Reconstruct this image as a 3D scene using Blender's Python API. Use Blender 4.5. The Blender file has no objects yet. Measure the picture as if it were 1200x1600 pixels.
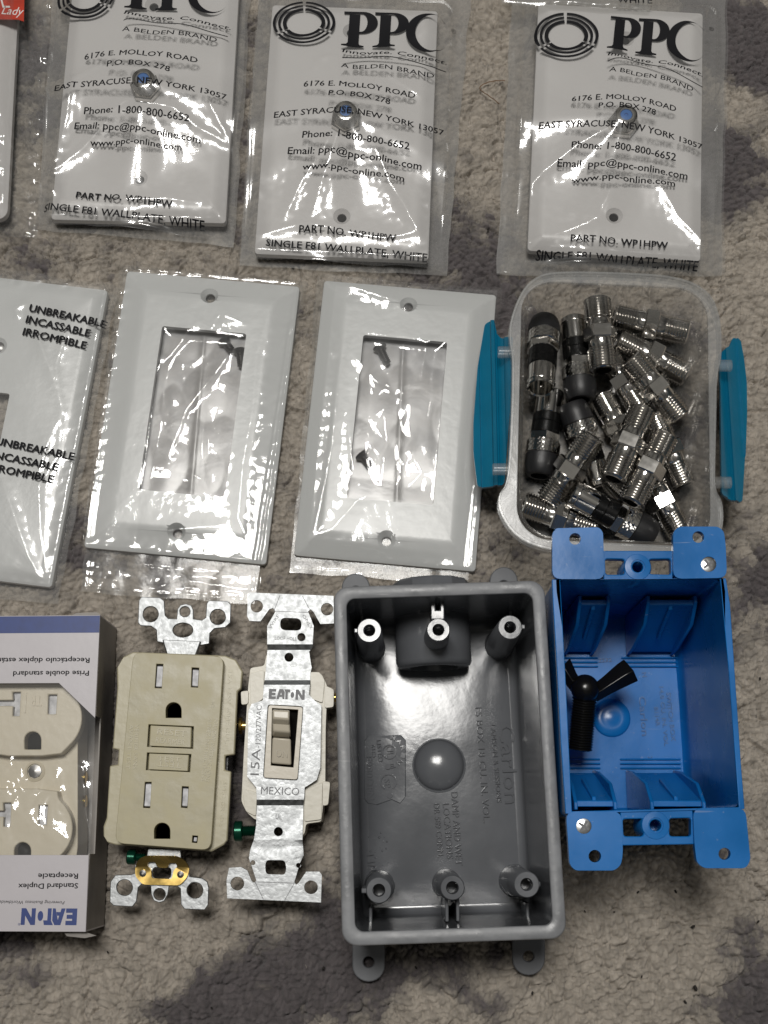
import bpy, bmesh, math, random
import numpy as np
from mathutils import Vector, Matrix
from mathutils.geometry import delaunay_2d_cdt

S = 0.01                      # authored in millimetres, 1 mm = 0.01 units
sc = bpy.context.scene
COL = sc.collection
rnd = random.Random(7)

# ------------------------------------------------------------------ camera
F, TILT, H = 2050.0, math.radians(14.0), 492.0      # focal length in photo pixels, tilt, height above the carpet
cam_d = bpy.data.cameras.new("camera")
cam = bpy.data.objects.new("camera", cam_d); COL.objects.link(cam)
cam.location = (0, 0, H * S); cam.rotation_euler = (TILT, 0, 0)
cam_d.sensor_fit = 'VERTICAL'; cam_d.sensor_height = 24.0; cam_d.sensor_width = 18.0
cam_d.lens = F / 1600 * 24.0
cam_d.clip_start = 0.05; cam_d.clip_end = 200
cam_d.dof.use_dof = True; cam_d.dof.focus_distance = 470 * S; cam_d.dof.aperture_fstop = 3.5
sc.camera = cam
CT, ST = math.cos(TILT), math.sin(TILT)

def at(px, py, z=0.0):
    u = (px - 600) / F; v = (800 - py) / F
    s = (H - z) / (CT - v * ST)
    return (s * u, s * (ST + v * CT))
def P(pts, z): return [at(x, y, z) for x, y in pts]
def Z(pts, k, ox, oy, z): return [at(x / k + ox, y / k + oy, z) for x, y in pts]   # traced on an enlarged crop

# ------------------------------------------------------------------ light
w = bpy.data.worlds.new("World"); sc.world = w; w.use_nodes = True
nt = w.node_tree; nt.nodes.clear()
o_ = nt.nodes.new('ShaderNodeOutputWorld'); bg = nt.nodes.new('ShaderNodeBackground')
tc = nt.nodes.new('ShaderNodeTexCoord'); sx = nt.nodes.new('ShaderNodeSeparateXYZ')
cr = nt.nodes.new('ShaderNodeValToRGB')
cr.color_ramp.elements[0].position = 0.0; cr.color_ramp.elements[0].color = (.05, .045, .04, 1)
cr.color_ramp.elements[1].position = 1.0; cr.color_ramp.elements[1].color = (.30, .295, .28, 1)
e = cr.color_ramp.elements.new(.35); e.color = (.22, .215, .205, 1)
e = cr.color_ramp.elements.new(.7); e.color = (.16, .157, .15, 1)
nz = nt.nodes.new('ShaderNodeTexNoise'); nz.inputs['Scale'].default_value = 2.2; nz.inputs['Detail'].default_value = 2
nr = nt.nodes.new('ShaderNodeValToRGB')
nr.color_ramp.elements[0].position = .40; nr.color_ramp.elements[0].color = (.35, .35, .36, 1)
nr.color_ramp.elements[1].position = .62; nr.color_ramp.elements[1].color = (1.5, 1.48, 1.42, 1)
mx = nt.nodes.new('ShaderNodeMix'); mx.data_type = 'RGBA'; mx.blend_type = 'MULTIPLY'; mx.inputs['Factor'].default_value = 1
nt.links.new(tc.outputs['Generated'], sx.inputs[0]); nt.links.new(sx.outputs['Z'], cr.inputs[0])
nt.links.new(tc.outputs['Generated'], nz.inputs['Vector']); nt.links.new(nz.outputs['Fac'], nr.inputs[0])
nt.links.new(cr.outputs[0], mx.inputs['A']); nt.links.new(nr.outputs[0], mx.inputs['B'])
nt.links.new(mx.outputs['Result'], bg.inputs[0]); bg.inputs[1].default_value = 0.42
nt.links.new(bg.outputs[0], o_.inputs[0])

def lamp(name, x, y, z, sx_, sy_, watts, col):
    d = bpy.data.lights.new(name, 'AREA'); d.shape = 'ELLIPSE'; d.size = sx_ * S; d.size_y = sy_ * S
    d.energy = watts; d.color = col
    o = bpy.data.objects.new(name, d); COL.objects.link(o); o.location = (x * S, y * S, z * S)
    o.rotation_euler = (Vector((0, 150, 0)) - Vector((x, y, z))).to_track_quat('-Z', 'Y').to_euler()
lamp("ceiling_lamp", -235, 460, 1900, 250, 460, 1090, (1, .978, .94))
lamp("ceiling_lamp", 35, 460, 1900, 250, 460, 1090, (1, .978, .94))

sc.view_settings.view_transform = 'Standard'; sc.view_settings.look = 'None'
sc.view_settings.exposure = 0.2; sc.view_settings.gamma = 1.0; sc.view_settings.use_curve_mapping = False
sc.render.engine = 'CYCLES'
sc.cycles.use_denoising = True
sc.cycles.max_bounces = 10; sc.cycles.transparent_max_bounces = 24; sc.cycles.sample_clamp_indirect = 4
sc.cycles.caustics_reflective = False; sc.cycles.caustics_refractive = False

# ------------------------------------------------------------------ materials
def pbr(name, col, rough=.4, metal=0., bump=0., bscale=60., var=0., vscale=8., rvar=0., coat=0., spec=None, bdist=.01, detail=4, scratch=0.):
    m = bpy.data.materials.new(name); m.use_nodes = True
    n = m.node_tree.nodes; l = m.node_tree.links; b = n['Principled BSDF']
    b.inputs['Base Color'].default_value = (*col, 1); b.inputs['Roughness'].default_value = rough
    b.inputs['Metallic'].default_value = metal
    if coat: b.inputs['Coat Weight'].default_value = coat; b.inputs['Coat Roughness'].default_value = .08
    if spec is not None: b.inputs['Specular IOR Level'].default_value = spec
    tc = n.new('ShaderNodeTexCoord')
    if var or rvar:
        t = n.new('ShaderNodeTexNoise'); t.inputs['Scale'].default_value = vscale; t.inputs['Detail'].default_value = 5
        l.new(tc.outputs['Object'], t.inputs['Vector'])
        if var:
            mxx = n.new('ShaderNodeMix'); mxx.data_type = 'RGBA'
            mxx.inputs['A'].default_value = (*[c * (1 - var) for c in col], 1)
            mxx.inputs['B'].default_value = (*[min(1, c * (1 + var)) for c in col], 1)
            mr = n.new('ShaderNodeMapRange'); mr.inputs[1].default_value = .3; mr.inputs[2].default_value = .7
            l.new(t.outputs['Fac'], mr.inputs[0]); l.new(mr.outputs[0], mxx.inputs['Factor']); l.new(mxx.outputs['Result'], b.inputs['Base Color'])
        if rvar:
            mr = n.new('ShaderNodeMapRange'); mr.inputs[1].default_value = .3; mr.inputs[2].default_value = .7
            mr.inputs[3].default_value = max(.02, rough - rvar); mr.inputs[4].default_value = rough + rvar
            l.new(t.outputs['Fac'], mr.inputs[0]); l.new(mr.outputs[0], b.inputs['Roughness'])
    if scratch:
        src = b.inputs['Base Color'].links[0].from_socket if b.inputs['Base Color'].links else None
        mp = n.new('ShaderNodeMapping'); mp.inputs['Rotation'].default_value = (.3, .2, .7); mp.inputs['Scale'].default_value = (4, 70, 30)
        t3 = n.new('ShaderNodeTexNoise'); t3.inputs['Scale'].default_value = 1.; t3.inputs['Detail'].default_value = 3
        t4 = n.new('ShaderNodeTexNoise'); t4.inputs['Scale'].default_value = 55.; t4.inputs['Detail'].default_value = 2
        l.new(tc.outputs['Object'], mp.inputs[0]); l.new(mp.outputs[0], t3.inputs['Vector']); l.new(tc.outputs['Object'], t4.inputs['Vector'])
        r3 = n.new('ShaderNodeMapRange'); r3.inputs[1].default_value = .70; r3.inputs[2].default_value = .74; r3.inputs[4].default_value = scratch
        r4 = n.new('ShaderNodeMapRange'); r4.inputs[1].default_value = .72; r4.inputs[2].default_value = .75; r4.inputs[4].default_value = scratch * .8
        mm = n.new('ShaderNodeMath'); mm.operation = 'MAXIMUM'; l.new(t3.outputs['Fac'], r3.inputs[0]); l.new(t4.outputs['Fac'], r4.inputs[0]); l.new(r3.outputs[0], mm.inputs[0]); l.new(r4.outputs[0], mm.inputs[1])
        ms = n.new('ShaderNodeMix'); ms.data_type = 'RGBA'; ms.inputs['A'].default_value = (*col, 1); ms.inputs['B'].default_value = (*[c * .5 + .3 for c in col], 1)
        if src: l.new(src, ms.inputs['A'])
        l.new(mm.outputs[0], ms.inputs['Factor']); l.new(ms.outputs['Result'], b.inputs['Base Color'])
    if bump:
        t2 = n.new('ShaderNodeTexNoise'); t2.inputs['Scale'].default_value = bscale; t2.inputs['Detail'].default_value = detail
        bp = n.new('ShaderNodeBump'); bp.inputs['Strength'].default_value = bump; bp.inputs['Distance'].default_value = bdist
        l.new(tc.outputs['Object'], t2.inputs['Vector']); l.new(t2.outputs['Fac'], bp.inputs['Height']); l.new(bp.outputs[0], b.inputs['Normal'])
    return m

M = {}
M['white'] = pbr('white_plastic', (.56, .57, .565), .3, bump=.05, bscale=25, bdist=.02)
M['white_warm'] = pbr('warm_white_plastic', (.56, .545, .535), .32, bump=.05, bscale=25, bdist=.02)
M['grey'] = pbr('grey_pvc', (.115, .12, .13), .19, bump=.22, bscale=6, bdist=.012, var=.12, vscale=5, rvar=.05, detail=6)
M['blue'] = pbr('blue_plastic', (.006, .14, .43), .28, scratch=.35, spec=.35, bump=.10, bscale=8, bdist=.01, var=.14, vscale=5, rvar=.07)
M['teal'] = pbr('teal_plastic', (.003, .155, .275), .33, bump=.2, bscale=60, bdist=.005, var=.08)
M['nickel'] = pbr('nickel', (.74, .72, .69), .12, 1., var=.06, vscale=20, rvar=.04)
M['zinc'] = pbr('zinc_plated_steel', (.36, .37, .375), .50, 1., bump=.3, bscale=60, bdist=.005, var=.22, vscale=60, rvar=.1)
M['brass'] = pbr('brass', (.72, .50, .16), .25, 1., var=.15, vscale=15, rvar=.08)
M['tan'] = pbr('tan_plastic', (.395, .355, .225), .42, bump=.12, bscale=16, bdist=.01, var=.13, vscale=14, detail=7, rvar=.1)
M['tan_light'] = pbr('light_tan_plastic', (.44, .40, .275), .36, bump=.1, bscale=30, bdist=.008, var=.06, vscale=8)
M['almond'] = pbr('almond_plastic', (.60, .54, .42), .32, bump=.08, bscale=30, bdist=.01)
M['cream'] = pbr('cream_plastic', (.62, .585, .49), .36, bump=.1, bscale=30, bdist=.01, var=.05)
M['black'] = pbr('black_plastic', (.005, .005, .005), .25, spec=.35, bump=.1, bscale=30, bdist=.01)
M['rubber'] = pbr('black_rubber', (.013, .013, .014), .45, bump=.1, bscale=40, bdist=.01)
M['dark'] = pbr('dark_interior', (.006, .0055, .005), .8, spec=.05)
M['ink'] = pbr('black_ink', (.012, .012, .014), .6, spec=.12)
M['blueink'] = pbr('blue_ink', (.006, .032, .18), .45, var=.12, vscale=30)
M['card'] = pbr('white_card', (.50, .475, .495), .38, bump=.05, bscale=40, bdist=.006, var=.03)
M['cardside'] = pbr('grey_card_and_shade', (.24, .22, .20), .5, var=.25, vscale=6)  # grey inner card; on the carton's side the grey is painted shade
M['red'] = pbr('red_card', (.45, .03, .008), .4, var=.15, vscale=20)
M['whiteink'] = pbr('white_ink', (.75, .7, .68), .5)
M['green'] = pbr('green_screw', (.003, .06, .033), .25, .6)
M['steel'] = pbr('dark_steel', (.20, .195, .19), .35, 1.)
M['screw'] = pbr('zinc_screw', (.62, .63, .63), .28, 1., rvar=.08, vscale=20)
M['bluepin'] = pbr('blue_insulator', (.015, .12, .38), .3)
M['etched'] = pbr('etched_zinc', (.13, .13, .135), .55, .5)
M['contact'] = pbr('slot_metal', (.42, .42, .43), .6, .7, var=.3, vscale=40)
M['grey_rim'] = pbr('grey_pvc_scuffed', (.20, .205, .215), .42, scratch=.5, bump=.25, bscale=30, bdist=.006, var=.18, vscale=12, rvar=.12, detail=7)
M['grey_foot'] = pbr('grey_pvc_foot', (.13, .135, .145), .55, var=.15, vscale=10)
M['grey_relief'] = pbr('grey_relief', (.12, .124, .134), .12)
M['word'] = pbr('relief_shade_lettering', (.36, .32, .24), .45)  # darker than the lever: edge shade of the raised word painted in
M['lever'] = pbr('lever_plastic', (.53, .48, .385), .33, bump=.08, bscale=30, bdist=.008)
M['crumb'] = pbr('dark_crumb', (.015, .012, .01), .8)

def film_mat(name, haze, refl, rough, bump, bscale=18, tint=.985, hcol=(.8, .8, .8), sheen=.34):
    m = bpy.data.materials.new(name); m.use_nodes = True
    n = m.node_tree.nodes; l = m.node_tree.links; n.clear()
    out = n.new('ShaderNodeOutputMaterial'); tr = n.new('ShaderNodeBsdfTransparent'); tr.inputs[0].default_value = (tint, tint, tint * .995, 1)
    df = n.new('ShaderNodeBsdfDiffuse'); df.inputs[0].default_value = (*hcol, 1)
    gl = n.new('ShaderNodeBsdfAnisotropic'); gl.inputs['Roughness'].default_value = rough; gl.inputs['Color'].default_value = (1, 1, 1, 1)
    lw = n.new('ShaderNodeLayerWeight'); lw.inputs['Blend'].default_value = .5
    pw = n.new('ShaderNodeMath'); pw.operation = 'POWER'; pw.inputs[1].default_value = 5
    ma = n.new('ShaderNodeMath'); ma.operation = 'MULTIPLY_ADD'; ma.inputs[1].default_value = .85; ma.inputs[2].default_value = refl
    m1 = n.new('ShaderNodeMixShader'); m1.inputs[0].default_value = haze
    m2 = n.new('ShaderNodeMixShader')
    g2 = n.new('ShaderNodeBsdfAnisotropic'); g2.inputs['Roughness'].default_value = .30; g2.inputs['Color'].default_value = (1, 1, 1, 1); m3 = n.new('ShaderNodeMixShader'); m3.inputs[0].default_value = sheen
    l.new(gl.outputs[0], m3.inputs[1]); l.new(g2.outputs[0], m3.inputs[2])
    tc = n.new('ShaderNodeTexCoord'); t = n.new('ShaderNodeTexNoise'); t.inputs['Scale'].default_value = bscale; t.inputs['Detail'].default_value = 5
    t.inputs['Distortion'].default_value = .6
    bp = n.new('ShaderNodeBump'); bp.inputs['Strength'].default_value = bump; bp.inputs['Distance'].default_value = .01
    l.new(tc.outputs['Object'], t.inputs['Vector']); l.new(t.outputs['Fac'], bp.inputs['Height'])
    l.new(bp.outputs[0], gl.inputs['Normal'])
    l.new(lw.outputs['Facing'], pw.inputs[0]); l.new(pw.outputs[0], ma.inputs[0])
    l.new(tr.outputs[0], m1.inputs[1]); l.new(df.outputs[0], m1.inputs[2])
    l.new(ma.outputs[0], m2.inputs[0]); l.new(m1.outputs[0], m2.inputs[1]); l.new(m3.outputs[0], m2.inputs[2])
    l.new(m2.outputs[0], out.inputs[0])
    return m
M['film'] = film_mat('clear_film', .07, .055, .08, .12, 9)
M['film_back'] = film_mat('clear_film_back', .24, .05, .2, .2, 7, hcol=(.46, .45, .435))
M['film_back_clear'] = film_mat('clear_film_back_thin', .05, .02, .12, .2, 7, sheen=.1)
M['film_crisp'] = film_mat('crisp_clear_film', .045, .055, .06, .15, 9, sheen=.16)
M['pouch'] = film_mat('hazy_film', .42, .05, .25, .2, 6, hcol=(.55, .55, .56))
M['clear'] = film_mat('clear_polypropylene', .055, .05, .12, .12, 8, .95, (.75, .77, .78))
M['clear_rim'] = film_mat('frosted_polypropylene', .13, .055, .16, .15, 8, .92, (.66, .67, .67))

# ------------------------------------------------------------------ mesh helpers (all in mm)
def tessellate_polygon(loops):
    pts, edges, k = [], [], 0
    for lp in loops:
        n = len(lp); pts += [Vector((p.x, p.y)) for p in lp]; edges += [(k + i, k + (i + 1) % n) for i in range(n)]; k += n
    vo, eo, fo, ov, oe, of = delaunay_2d_cdt(pts, edges, [], 0, 1e-5)
    m = [o[0] if o else -1 for o in ov]
    A = np.array([pts[i] for i, j in edges]); B = np.array([pts[j] for i, j in edges])
    out = []
    for f in fo:
        if min(m[i] for i in f) < 0: continue
        cx = sum(vo[i].x for i in f) / len(f); cy = sum(vo[i].y for i in f) / len(f)
        cr = (A[:, 1] > cy) != (B[:, 1] > cy)
        with np.errstate(divide='ignore', invalid='ignore'):
            xi = A[:, 0] + (cy - A[:, 1]) / (B[:, 1] - A[:, 1]) * (B[:, 0] - A[:, 0])
        if int((cr & (xi > cx)).sum()) % 2: out.append(tuple(m[i] for i in f))      # even-odd: holes drop out
    return out
class MB:
    def __init__(s): s.bm = bmesh.new()
    def v(s, p): return s.bm.verts.new(p)
    def f(s, vs):
        try: return s.bm.faces.new(vs)
        except ValueError: return None
    def prism(s, loops, z0, z1):
        zt = z1 if callable(z1) else (lambda x, y: z1)
        zb = z0 if callable(z0) else (lambda x, y: z0)
        tris = tessellate_polygon([[Vector((x, y, 0)) for x, y in lp] for lp in loops])
        T, B = [], []
        for lp in loops:
            T += [s.v((x, y, zt(x, y))) for x, y in lp]; B += [s.v((x, y, zb(x, y))) for x, y in lp]
        for a, b, c in tris:
            s.f((T[a], T[b], T[c])); s.f((B[c], B[b], B[a]))
        k = 0
        for lp in loops:
            n = len(lp)
            for i in range(n):
                j = (i + 1) % n
                s.f((T[k + i], T[k + j], B[k + j], B[k + i]))
            k += n
        return s
    def sheet(s, loop, z):
        tris = tessellate_polygon([[Vector((x, y, 0)) for x, y in loop]])
        V = [s.v((x, y, z)) for x, y in loop]
        for t in tris: s.f([V[i] for i in t])
        return s
    def loft(s, rings, cap0=True, cap1=True, closed=True):
        R = [[s.v(p) for p in r] for r in rings]
        n = len(R[0])
        for a, b in zip(R, R[1:]):
            for i in range(n if closed else n - 1):
                j = (i + 1) % n
                s.f((a[i], a[j], b[j], b[i]))
        if cap0: s.f(R[0][::-1])
        if cap1: s.f(R[-1])
        return s
    def lathe(s, p0, axis, prof, seg=24, cap0=True, cap1=True, rfun=None):
        ax = Vector(axis).normalized(); t = Vector((0, 0, 1)) if abs(ax.z) < .9 else Vector((1, 0, 0))
        e1 = ax.cross(t).normalized(); e2 = ax.cross(e1)
        p0 = Vector(p0); rings = []
        for k, (r, d) in enumerate(prof):
            ring = []
            for i in range(seg):
                a = 2 * math.pi * i / seg; rr = r + (rfun(a, d) if rfun else 0)
                ring.append(p0 + ax * d + e1 * (rr * math.cos(a)) + e2 * (rr * math.sin(a)))
            rings.append(ring)
        return s.loft(rings, cap0, cap1)
    def cyl(s, p0, p1, r0, r1=None, seg=20):
        d = Vector(p1) - Vector(p0)
        return s.lathe(p0, d, [(r0, 0), (r0 if r1 is None else r1, d.length)], seg)
    def box(s, c, size, rot=None):
        m = Matrix.Translation(Vector(c)) @ (rot.to_4x4() if rot else Matrix.Identity(4))
        pts = [m @ Vector((x * size[0] / 2, y * size[1] / 2, z * size[2] / 2)) for z in (-1, 1) for x, y in ((-1, -1), (1, -1), (1, 1), (-1, 1))]
        return s.loft([pts[:4], pts[4:]])
    def xf(s, fn):
        for v in s.bm.verts: v.co = fn(v.co)
        return s

class T2:                                  # local millimetres -> carpet millimetres
    def __init__(s, a, b, tx, ty): s.a, s.b, s.tx, s.ty = a, b, tx, ty
    def __call__(s, x, y): return (s.a * x - s.b * y + s.tx, s.b * x + s.a * y + s.ty)
    def inv(s, X, Y):
        d = s.a ** 2 + s.b ** 2; X = X - s.tx; Y = Y - s.ty
        return (s.a * X + s.b * Y) / d, (-s.b * X + s.a * Y) / d
    def v(s, co):
        x, y = s(co.x, co.y); return Vector((x, y, co.z))
def fit(w_, h_, z, px):                    # TL, TR, BR, BL
    L = np.array([[-w_ / 2, h_ / 2], [w_ / 2, h_ / 2], [w_ / 2, -h_ / 2], [-w_ / 2, -h_ / 2]])
    W = np.array([at(x, y, z) for x, y in px]); c = W.mean(0); R = W - c
    n = (L ** 2).sum(); a = (L * R).sum() / n; b = (L[:, 0] * R[:, 1] - L[:, 1] * R[:, 0]).sum() / n
    return T2(a, b, c[0], c[1])

def rr(w_, h_, r, inset=0., n=6, cx=0, cy=0):
    w_, h_ = w_ / 2 - inset, h_ / 2 - inset; r = max(.05, min(r, w_, h_)); out = []
    for sx_, sy_, a0 in ((1, 1, 0), (-1, 1, 90), (-1, -1, 180), (1, -1, 270)):
        for i in range(n + 1):
            a = math.radians(a0 + 90 * i / n)
            out.append((cx + sx_ * (w_ - r) + r * math.cos(a), cy + sy_ * (h_ - r) + r * math.sin(a)))
    return out
def circ(cx, cy, r, n=20, ry=None): return [(cx + r * math.cos(2 * math.pi * i / n), cy + (ry or r) * math.sin(2 * math.pi * i / n)) for i in range(n)]
def pcirc(px, py, rp, z, n=20, ryp=None): return [at(px + rp * math.cos(2 * math.pi * i / n), py - (ryp or rp) * math.sin(2 * math.pi * i / n), z) for i in range(n)]
def chaikin(p, k=2, closed=True):
    for _ in range(k):
        q = []; n = len(p)
        for i in range(n if closed else n - 1):
            a, b = p[i], p[(i + 1) % n]
            q += [(a[0] * .75 + b[0] * .25, a[1] * .75 + b[1] * .25), (a[0] * .25 + b[0] * .75, a[1] * .25 + b[1] * .75)]
        p = q
    return p
def roundpoly(p, r, n=4):                  # rounded corners on a polygon
    out = []; m = len(p)
    for i in range(m):
        a, b, c = (Vector((*p[j % m], 0)) for j in (i - 1, i, i + 1))
        u, v_ = a - b, c - b
        k = min(r, u.length * .45, v_.length * .45)
        s0, s1 = b + u.normalized() * k, b + v_.normalized() * k
        for t in range(n + 1):
            t /= n; q = s0 * (1 - t) ** 2 + b * 2 * t * (1 - t) + s1 * t * t; out.append((q.x, q.y))
    return out
def ring3(pts, z): return [(x, y, z) for x, y in pts]

def thing(name, label, cat, at_mm, group=None):
    o = bpy.data.objects.new(name, None); COL.objects.link(o); o.empty_display_size = .05
    o.location = Vector((at_mm[0], at_mm[1], at_mm[2] if len(at_mm) > 2 else 0)) * S
    o['mm'] = [at_mm[0], at_mm[1], at_mm[2] if len(at_mm) > 2 else 0.0]
    o['label'] = label; o['category'] = cat
    if group: o['group'] = group
    return o
def origin(o):
    v = Vector((0, 0, 0))
    while o is not None:
        if 'mm' in o: v += Vector(o['mm'])
        o = o.parent
    return v
def obj(name, mb, mat, parent=None, bev=0., smooth=35, seg=2, base=None, label=None, cat=None, group=None, kind=None, recalc=True, wn=False):
    bm = mb.bm
    if recalc: bmesh.ops.recalc_face_normals(bm, faces=bm.faces[:])
    org = origin(parent) if parent is not None else Vector((*(base or (0, 0)), 0)) if base is None or len(base) == 2 else Vector(base)
    for v in bm.verts: v.co = (v.co - org) * S
    me = bpy.data.meshes.new(name); bm.to_mesh(me); bm.free()
    if smooth is not None:
        me.polygons.foreach_set('use_smooth', [True] * len(me.polygons))
        me.set_sharp_from_angle(angle=math.radians(smooth))
    me.materials.append(mat)
    o = bpy.data.objects.new(name, me); COL.objects.link(o)
    if parent is not None: o.parent = parent
    else: o.location = org * S; o['mm'] = list(org)
    if bev:
        b = o.modifiers.new('bevel', 'BEVEL'); b.width = bev * S; b.segments = seg; b.limit_method = 'ANGLE'; b.angle_limit = math.radians(40)
        b.use_clamp_overlap = True; b.harden_normals = False
    if wn: m_ = o.modifiers.new('weighted', 'WEIGHTED_NORMAL'); m_.keep_sharp = True
    if label: o['label'] = label
    if cat: o['category'] = cat
    if group: o['group'] = group
    if kind: o['kind'] = kind
    return o

# text ------------------------------------------------------------------
_tc = {}
def glyphs(s, bold=0., extr=0.):
    key = (s, bold, extr)
    if key not in _tc:
        c = bpy.data.curves.new('t', 'FONT'); c.body = s; c.size = 1; c.offset = bold; c.resolution_u = 2; c.extrude = extr
        c.space_character = 1.0
        ob = bpy.data.objects.new('t', c); COL.objects.link(ob)
        dg = bpy.context.evaluated_depsgraph_get(); dg.update()
        me = bpy.data.meshes.new_from_object(ob.evaluated_get(dg))
        vs = np.array([v.co[:] for v in me.vertices]) if len(me.vertices) else np.zeros((0, 3))
        fs = [tuple(p.vertices) for p in me.polygons]
        bpy.data.objects.remove(ob); bpy.data.curves.remove(c); bpy.data.meshes.remove(me)
        _tc[key] = (vs, fs)
    return _tc[key]
CAP = .727
def put_text(mb, s, p0, p1, cap, z=0., zf=None, eps=.15, sag=0., ital=0., bold=0., extr=0., fat=0.):
    """lay the string from p0 to p1 (points on the surface at height z); cap = capital height in mm"""
    vs, fs = glyphs(s, bold, 1. if extr else 0.)
    if not len(vs): return
    x0, x1 = vs[:, 0].min(), vs[:, 0].max()
    a, b = np.array(p0), np.array(p1); L = np.linalg.norm(b - a); ux = (b - a) / L; uy = np.array([-ux[1], ux[0]])
    t = (vs[:, 0] - x0) / (x1 - x0)
    X = t * L + ital * vs[:, 1] * cap / CAP; Y = vs[:, 1] * cap / CAP + 4 * sag * t * (1 - t)
    for q, (fx, fy) in enumerate(((0, 0),) if not fat else ((-fat, 0), (fat, 0), (0, fat * .7), (0, -fat * .7))):     # struck over to thicken the strokes
        W = a[None] + (X + fx * cap)[:, None] * ux[None] + (Y + fy * cap)[:, None] * uy[None]
        if zf is not None: zz = zf(W[:, 0], W[:, 1]) + eps + q * .004
        else: zz = np.full(len(W), z + eps + q * .004)
        if extr: zz = zz + np.where(vs[:, 2] > 0, extr, -.1)
        V = [mb.v((W[i, 0], W[i, 1], zz[i])) for i in range(len(W))]
        for f in fs: mb.f([V[i] for i in f])
def ptext(mb, s, p0, p1, cap_px, z, **k):
    sag = k.pop('sag', 0.)
    sc_ = (H - z) / (CT - (800 - p0[1]) / F * ST) / F
    put_text(mb, s, at(*p0, z), at(*p1, z), cap_px * sc_, z, sag=sag * sc_, **k)

def eachtext(name, mat, parent, rows, **kw):
    for r in rows:
        mb = MB(); t_, p0, p1, cap, z = r[:5]; ptext(mb, t_, p0, p1, cap, z, **{**kw, **(r[5] if len(r) > 5 else {})})
        if len(mb.bm.verts): obj(name, mb, mat, parent, smooth=None, recalc=bool(kw.get('extr')))
        else: mb.bm.free()

# noise -----------------------------------------------------------------
def _hash(ix, iy, seed):
    h = (ix.astype(np.int64) * 374761393 + iy.astype(np.int64) * 668265263 + seed * 982451653) & 0xffffffff
    h = ((h ^ (h >> 13)) * 1274126177) & 0xffffffff
    return ((h ^ (h >> 16)) & 0xffffff) / float(0xffffff)
def perlin(x, y, seed=0):
    ix, iy = np.floor(x), np.floor(y); fx, fy = x - ix, y - iy
    def g(dx, dy):
        a = _hash(ix + dx, iy + dy, seed) * 2 * np.pi
        return np.cos(a) * (fx - dx) + np.sin(a) * (fy - dy)
    u, v = fx ** 3 * (fx * (fx * 6 - 15) + 10), fy ** 3 * (fy * (fy * 6 - 15) + 10)
    return (g(0, 0) * (1 - u) + g(1, 0) * u) * (1 - v) + (g(0, 1) * (1 - u) + g(1, 1) * u) * v
def fbm(x, y, seed=0, o=4):
    s = 0; a = 1.
    for i in range(o): s = s + a * perlin(x * 2 ** i + 17.3 * i, y * 2 ** i - 9.1 * i, seed + i); a *= .5
    return s
def worley(x, y, seed=0, jit=.9, centres=False):
    ix, iy = np.floor(x), np.floor(y)
    d1 = np.full(x.shape, 9.); d2 = np.full(x.shape, 9.); idv = np.zeros(x.shape); ccx = np.zeros(x.shape); ccy = np.zeros(x.shape)
    for dx in (-1, 0, 1):
        for dy in (-1, 0, 1):
            cx = ix + dx; cy = iy + dy
            px = cx + .5 + jit * (_hash(cx, cy, seed) - .5); py = cy + .5 + jit * (_hash(cx, cy, seed + 31) - .5)
            d = np.hypot(px - x, py - y); idc = _hash(cx, cy, seed + 77)
            n = d < d1
            d2 = np.where(n, d1, np.minimum(d2, d)); idv = np.where(n, idc, idv); ccx = np.where(n, px, ccx); ccy = np.where(n, py, ccy); d1 = np.where(n, d, d1)
    return (d1, d2, idv, ccx, ccy) if centres else (d1, d2, idv)
def sstep(a, b, x):
    t = np.clip((x - a) / (b - a), 0, 1); return t * t * (3 - 2 * t)

def grid_obj(name, X, Y, Zv, mat, parent=None, base=None, attr=None, **kw):
    ny, nx = X.shape
    org = origin(parent) if parent is not None else Vector((*(base or (0, 0)), 0))
    co = np.stack([(X - org.x) * S, (Y - org.y) * S, (Zv - org.z) * S], -1).reshape(-1, 3)
    idx = np.arange(nx * ny).reshape(ny, nx)
    q = np.stack([idx[:-1, :-1], idx[:-1, 1:], idx[1:, 1:], idx[1:, :-1]], -1).reshape(-1, 4)
    me = bpy.data.meshes.new(name)
    me.vertices.add(len(co)); me.vertices.foreach_set('co', co.astype(np.float32).ravel())
    me.loops.add(q.size); me.loops.foreach_set('vertex_index', q.astype(np.int32).ravel())
    me.polygons.add(len(q)); me.polygons.foreach_set('loop_start', np.arange(0, q.size, 4, dtype=np.int32))
    me.polygons.foreach_set('loop_total', np.full(len(q), 4, dtype=np.int32))
    me.update(calc_edges=True)
    me.polygons.foreach_set('use_smooth', np.ones(len(q), dtype=bool))
    for k, a in (attr or {}).items():
        at_ = me.attributes.new(k, 'FLOAT', 'POINT'); at_.data.foreach_set('value', a.astype(np.float32).ravel())
    me.materials.append(mat)
    o = bpy.data.objects.new(name, me); COL.objects.link(o)
    if parent is not None: o.parent = parent
    else: o.location = org * S
    o['mm'] = [org.x, org.y, org.z] if parent is None else [0., 0., 0.]
    for k, v in kw.items():
        if v: o[k] = v
    return o

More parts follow.
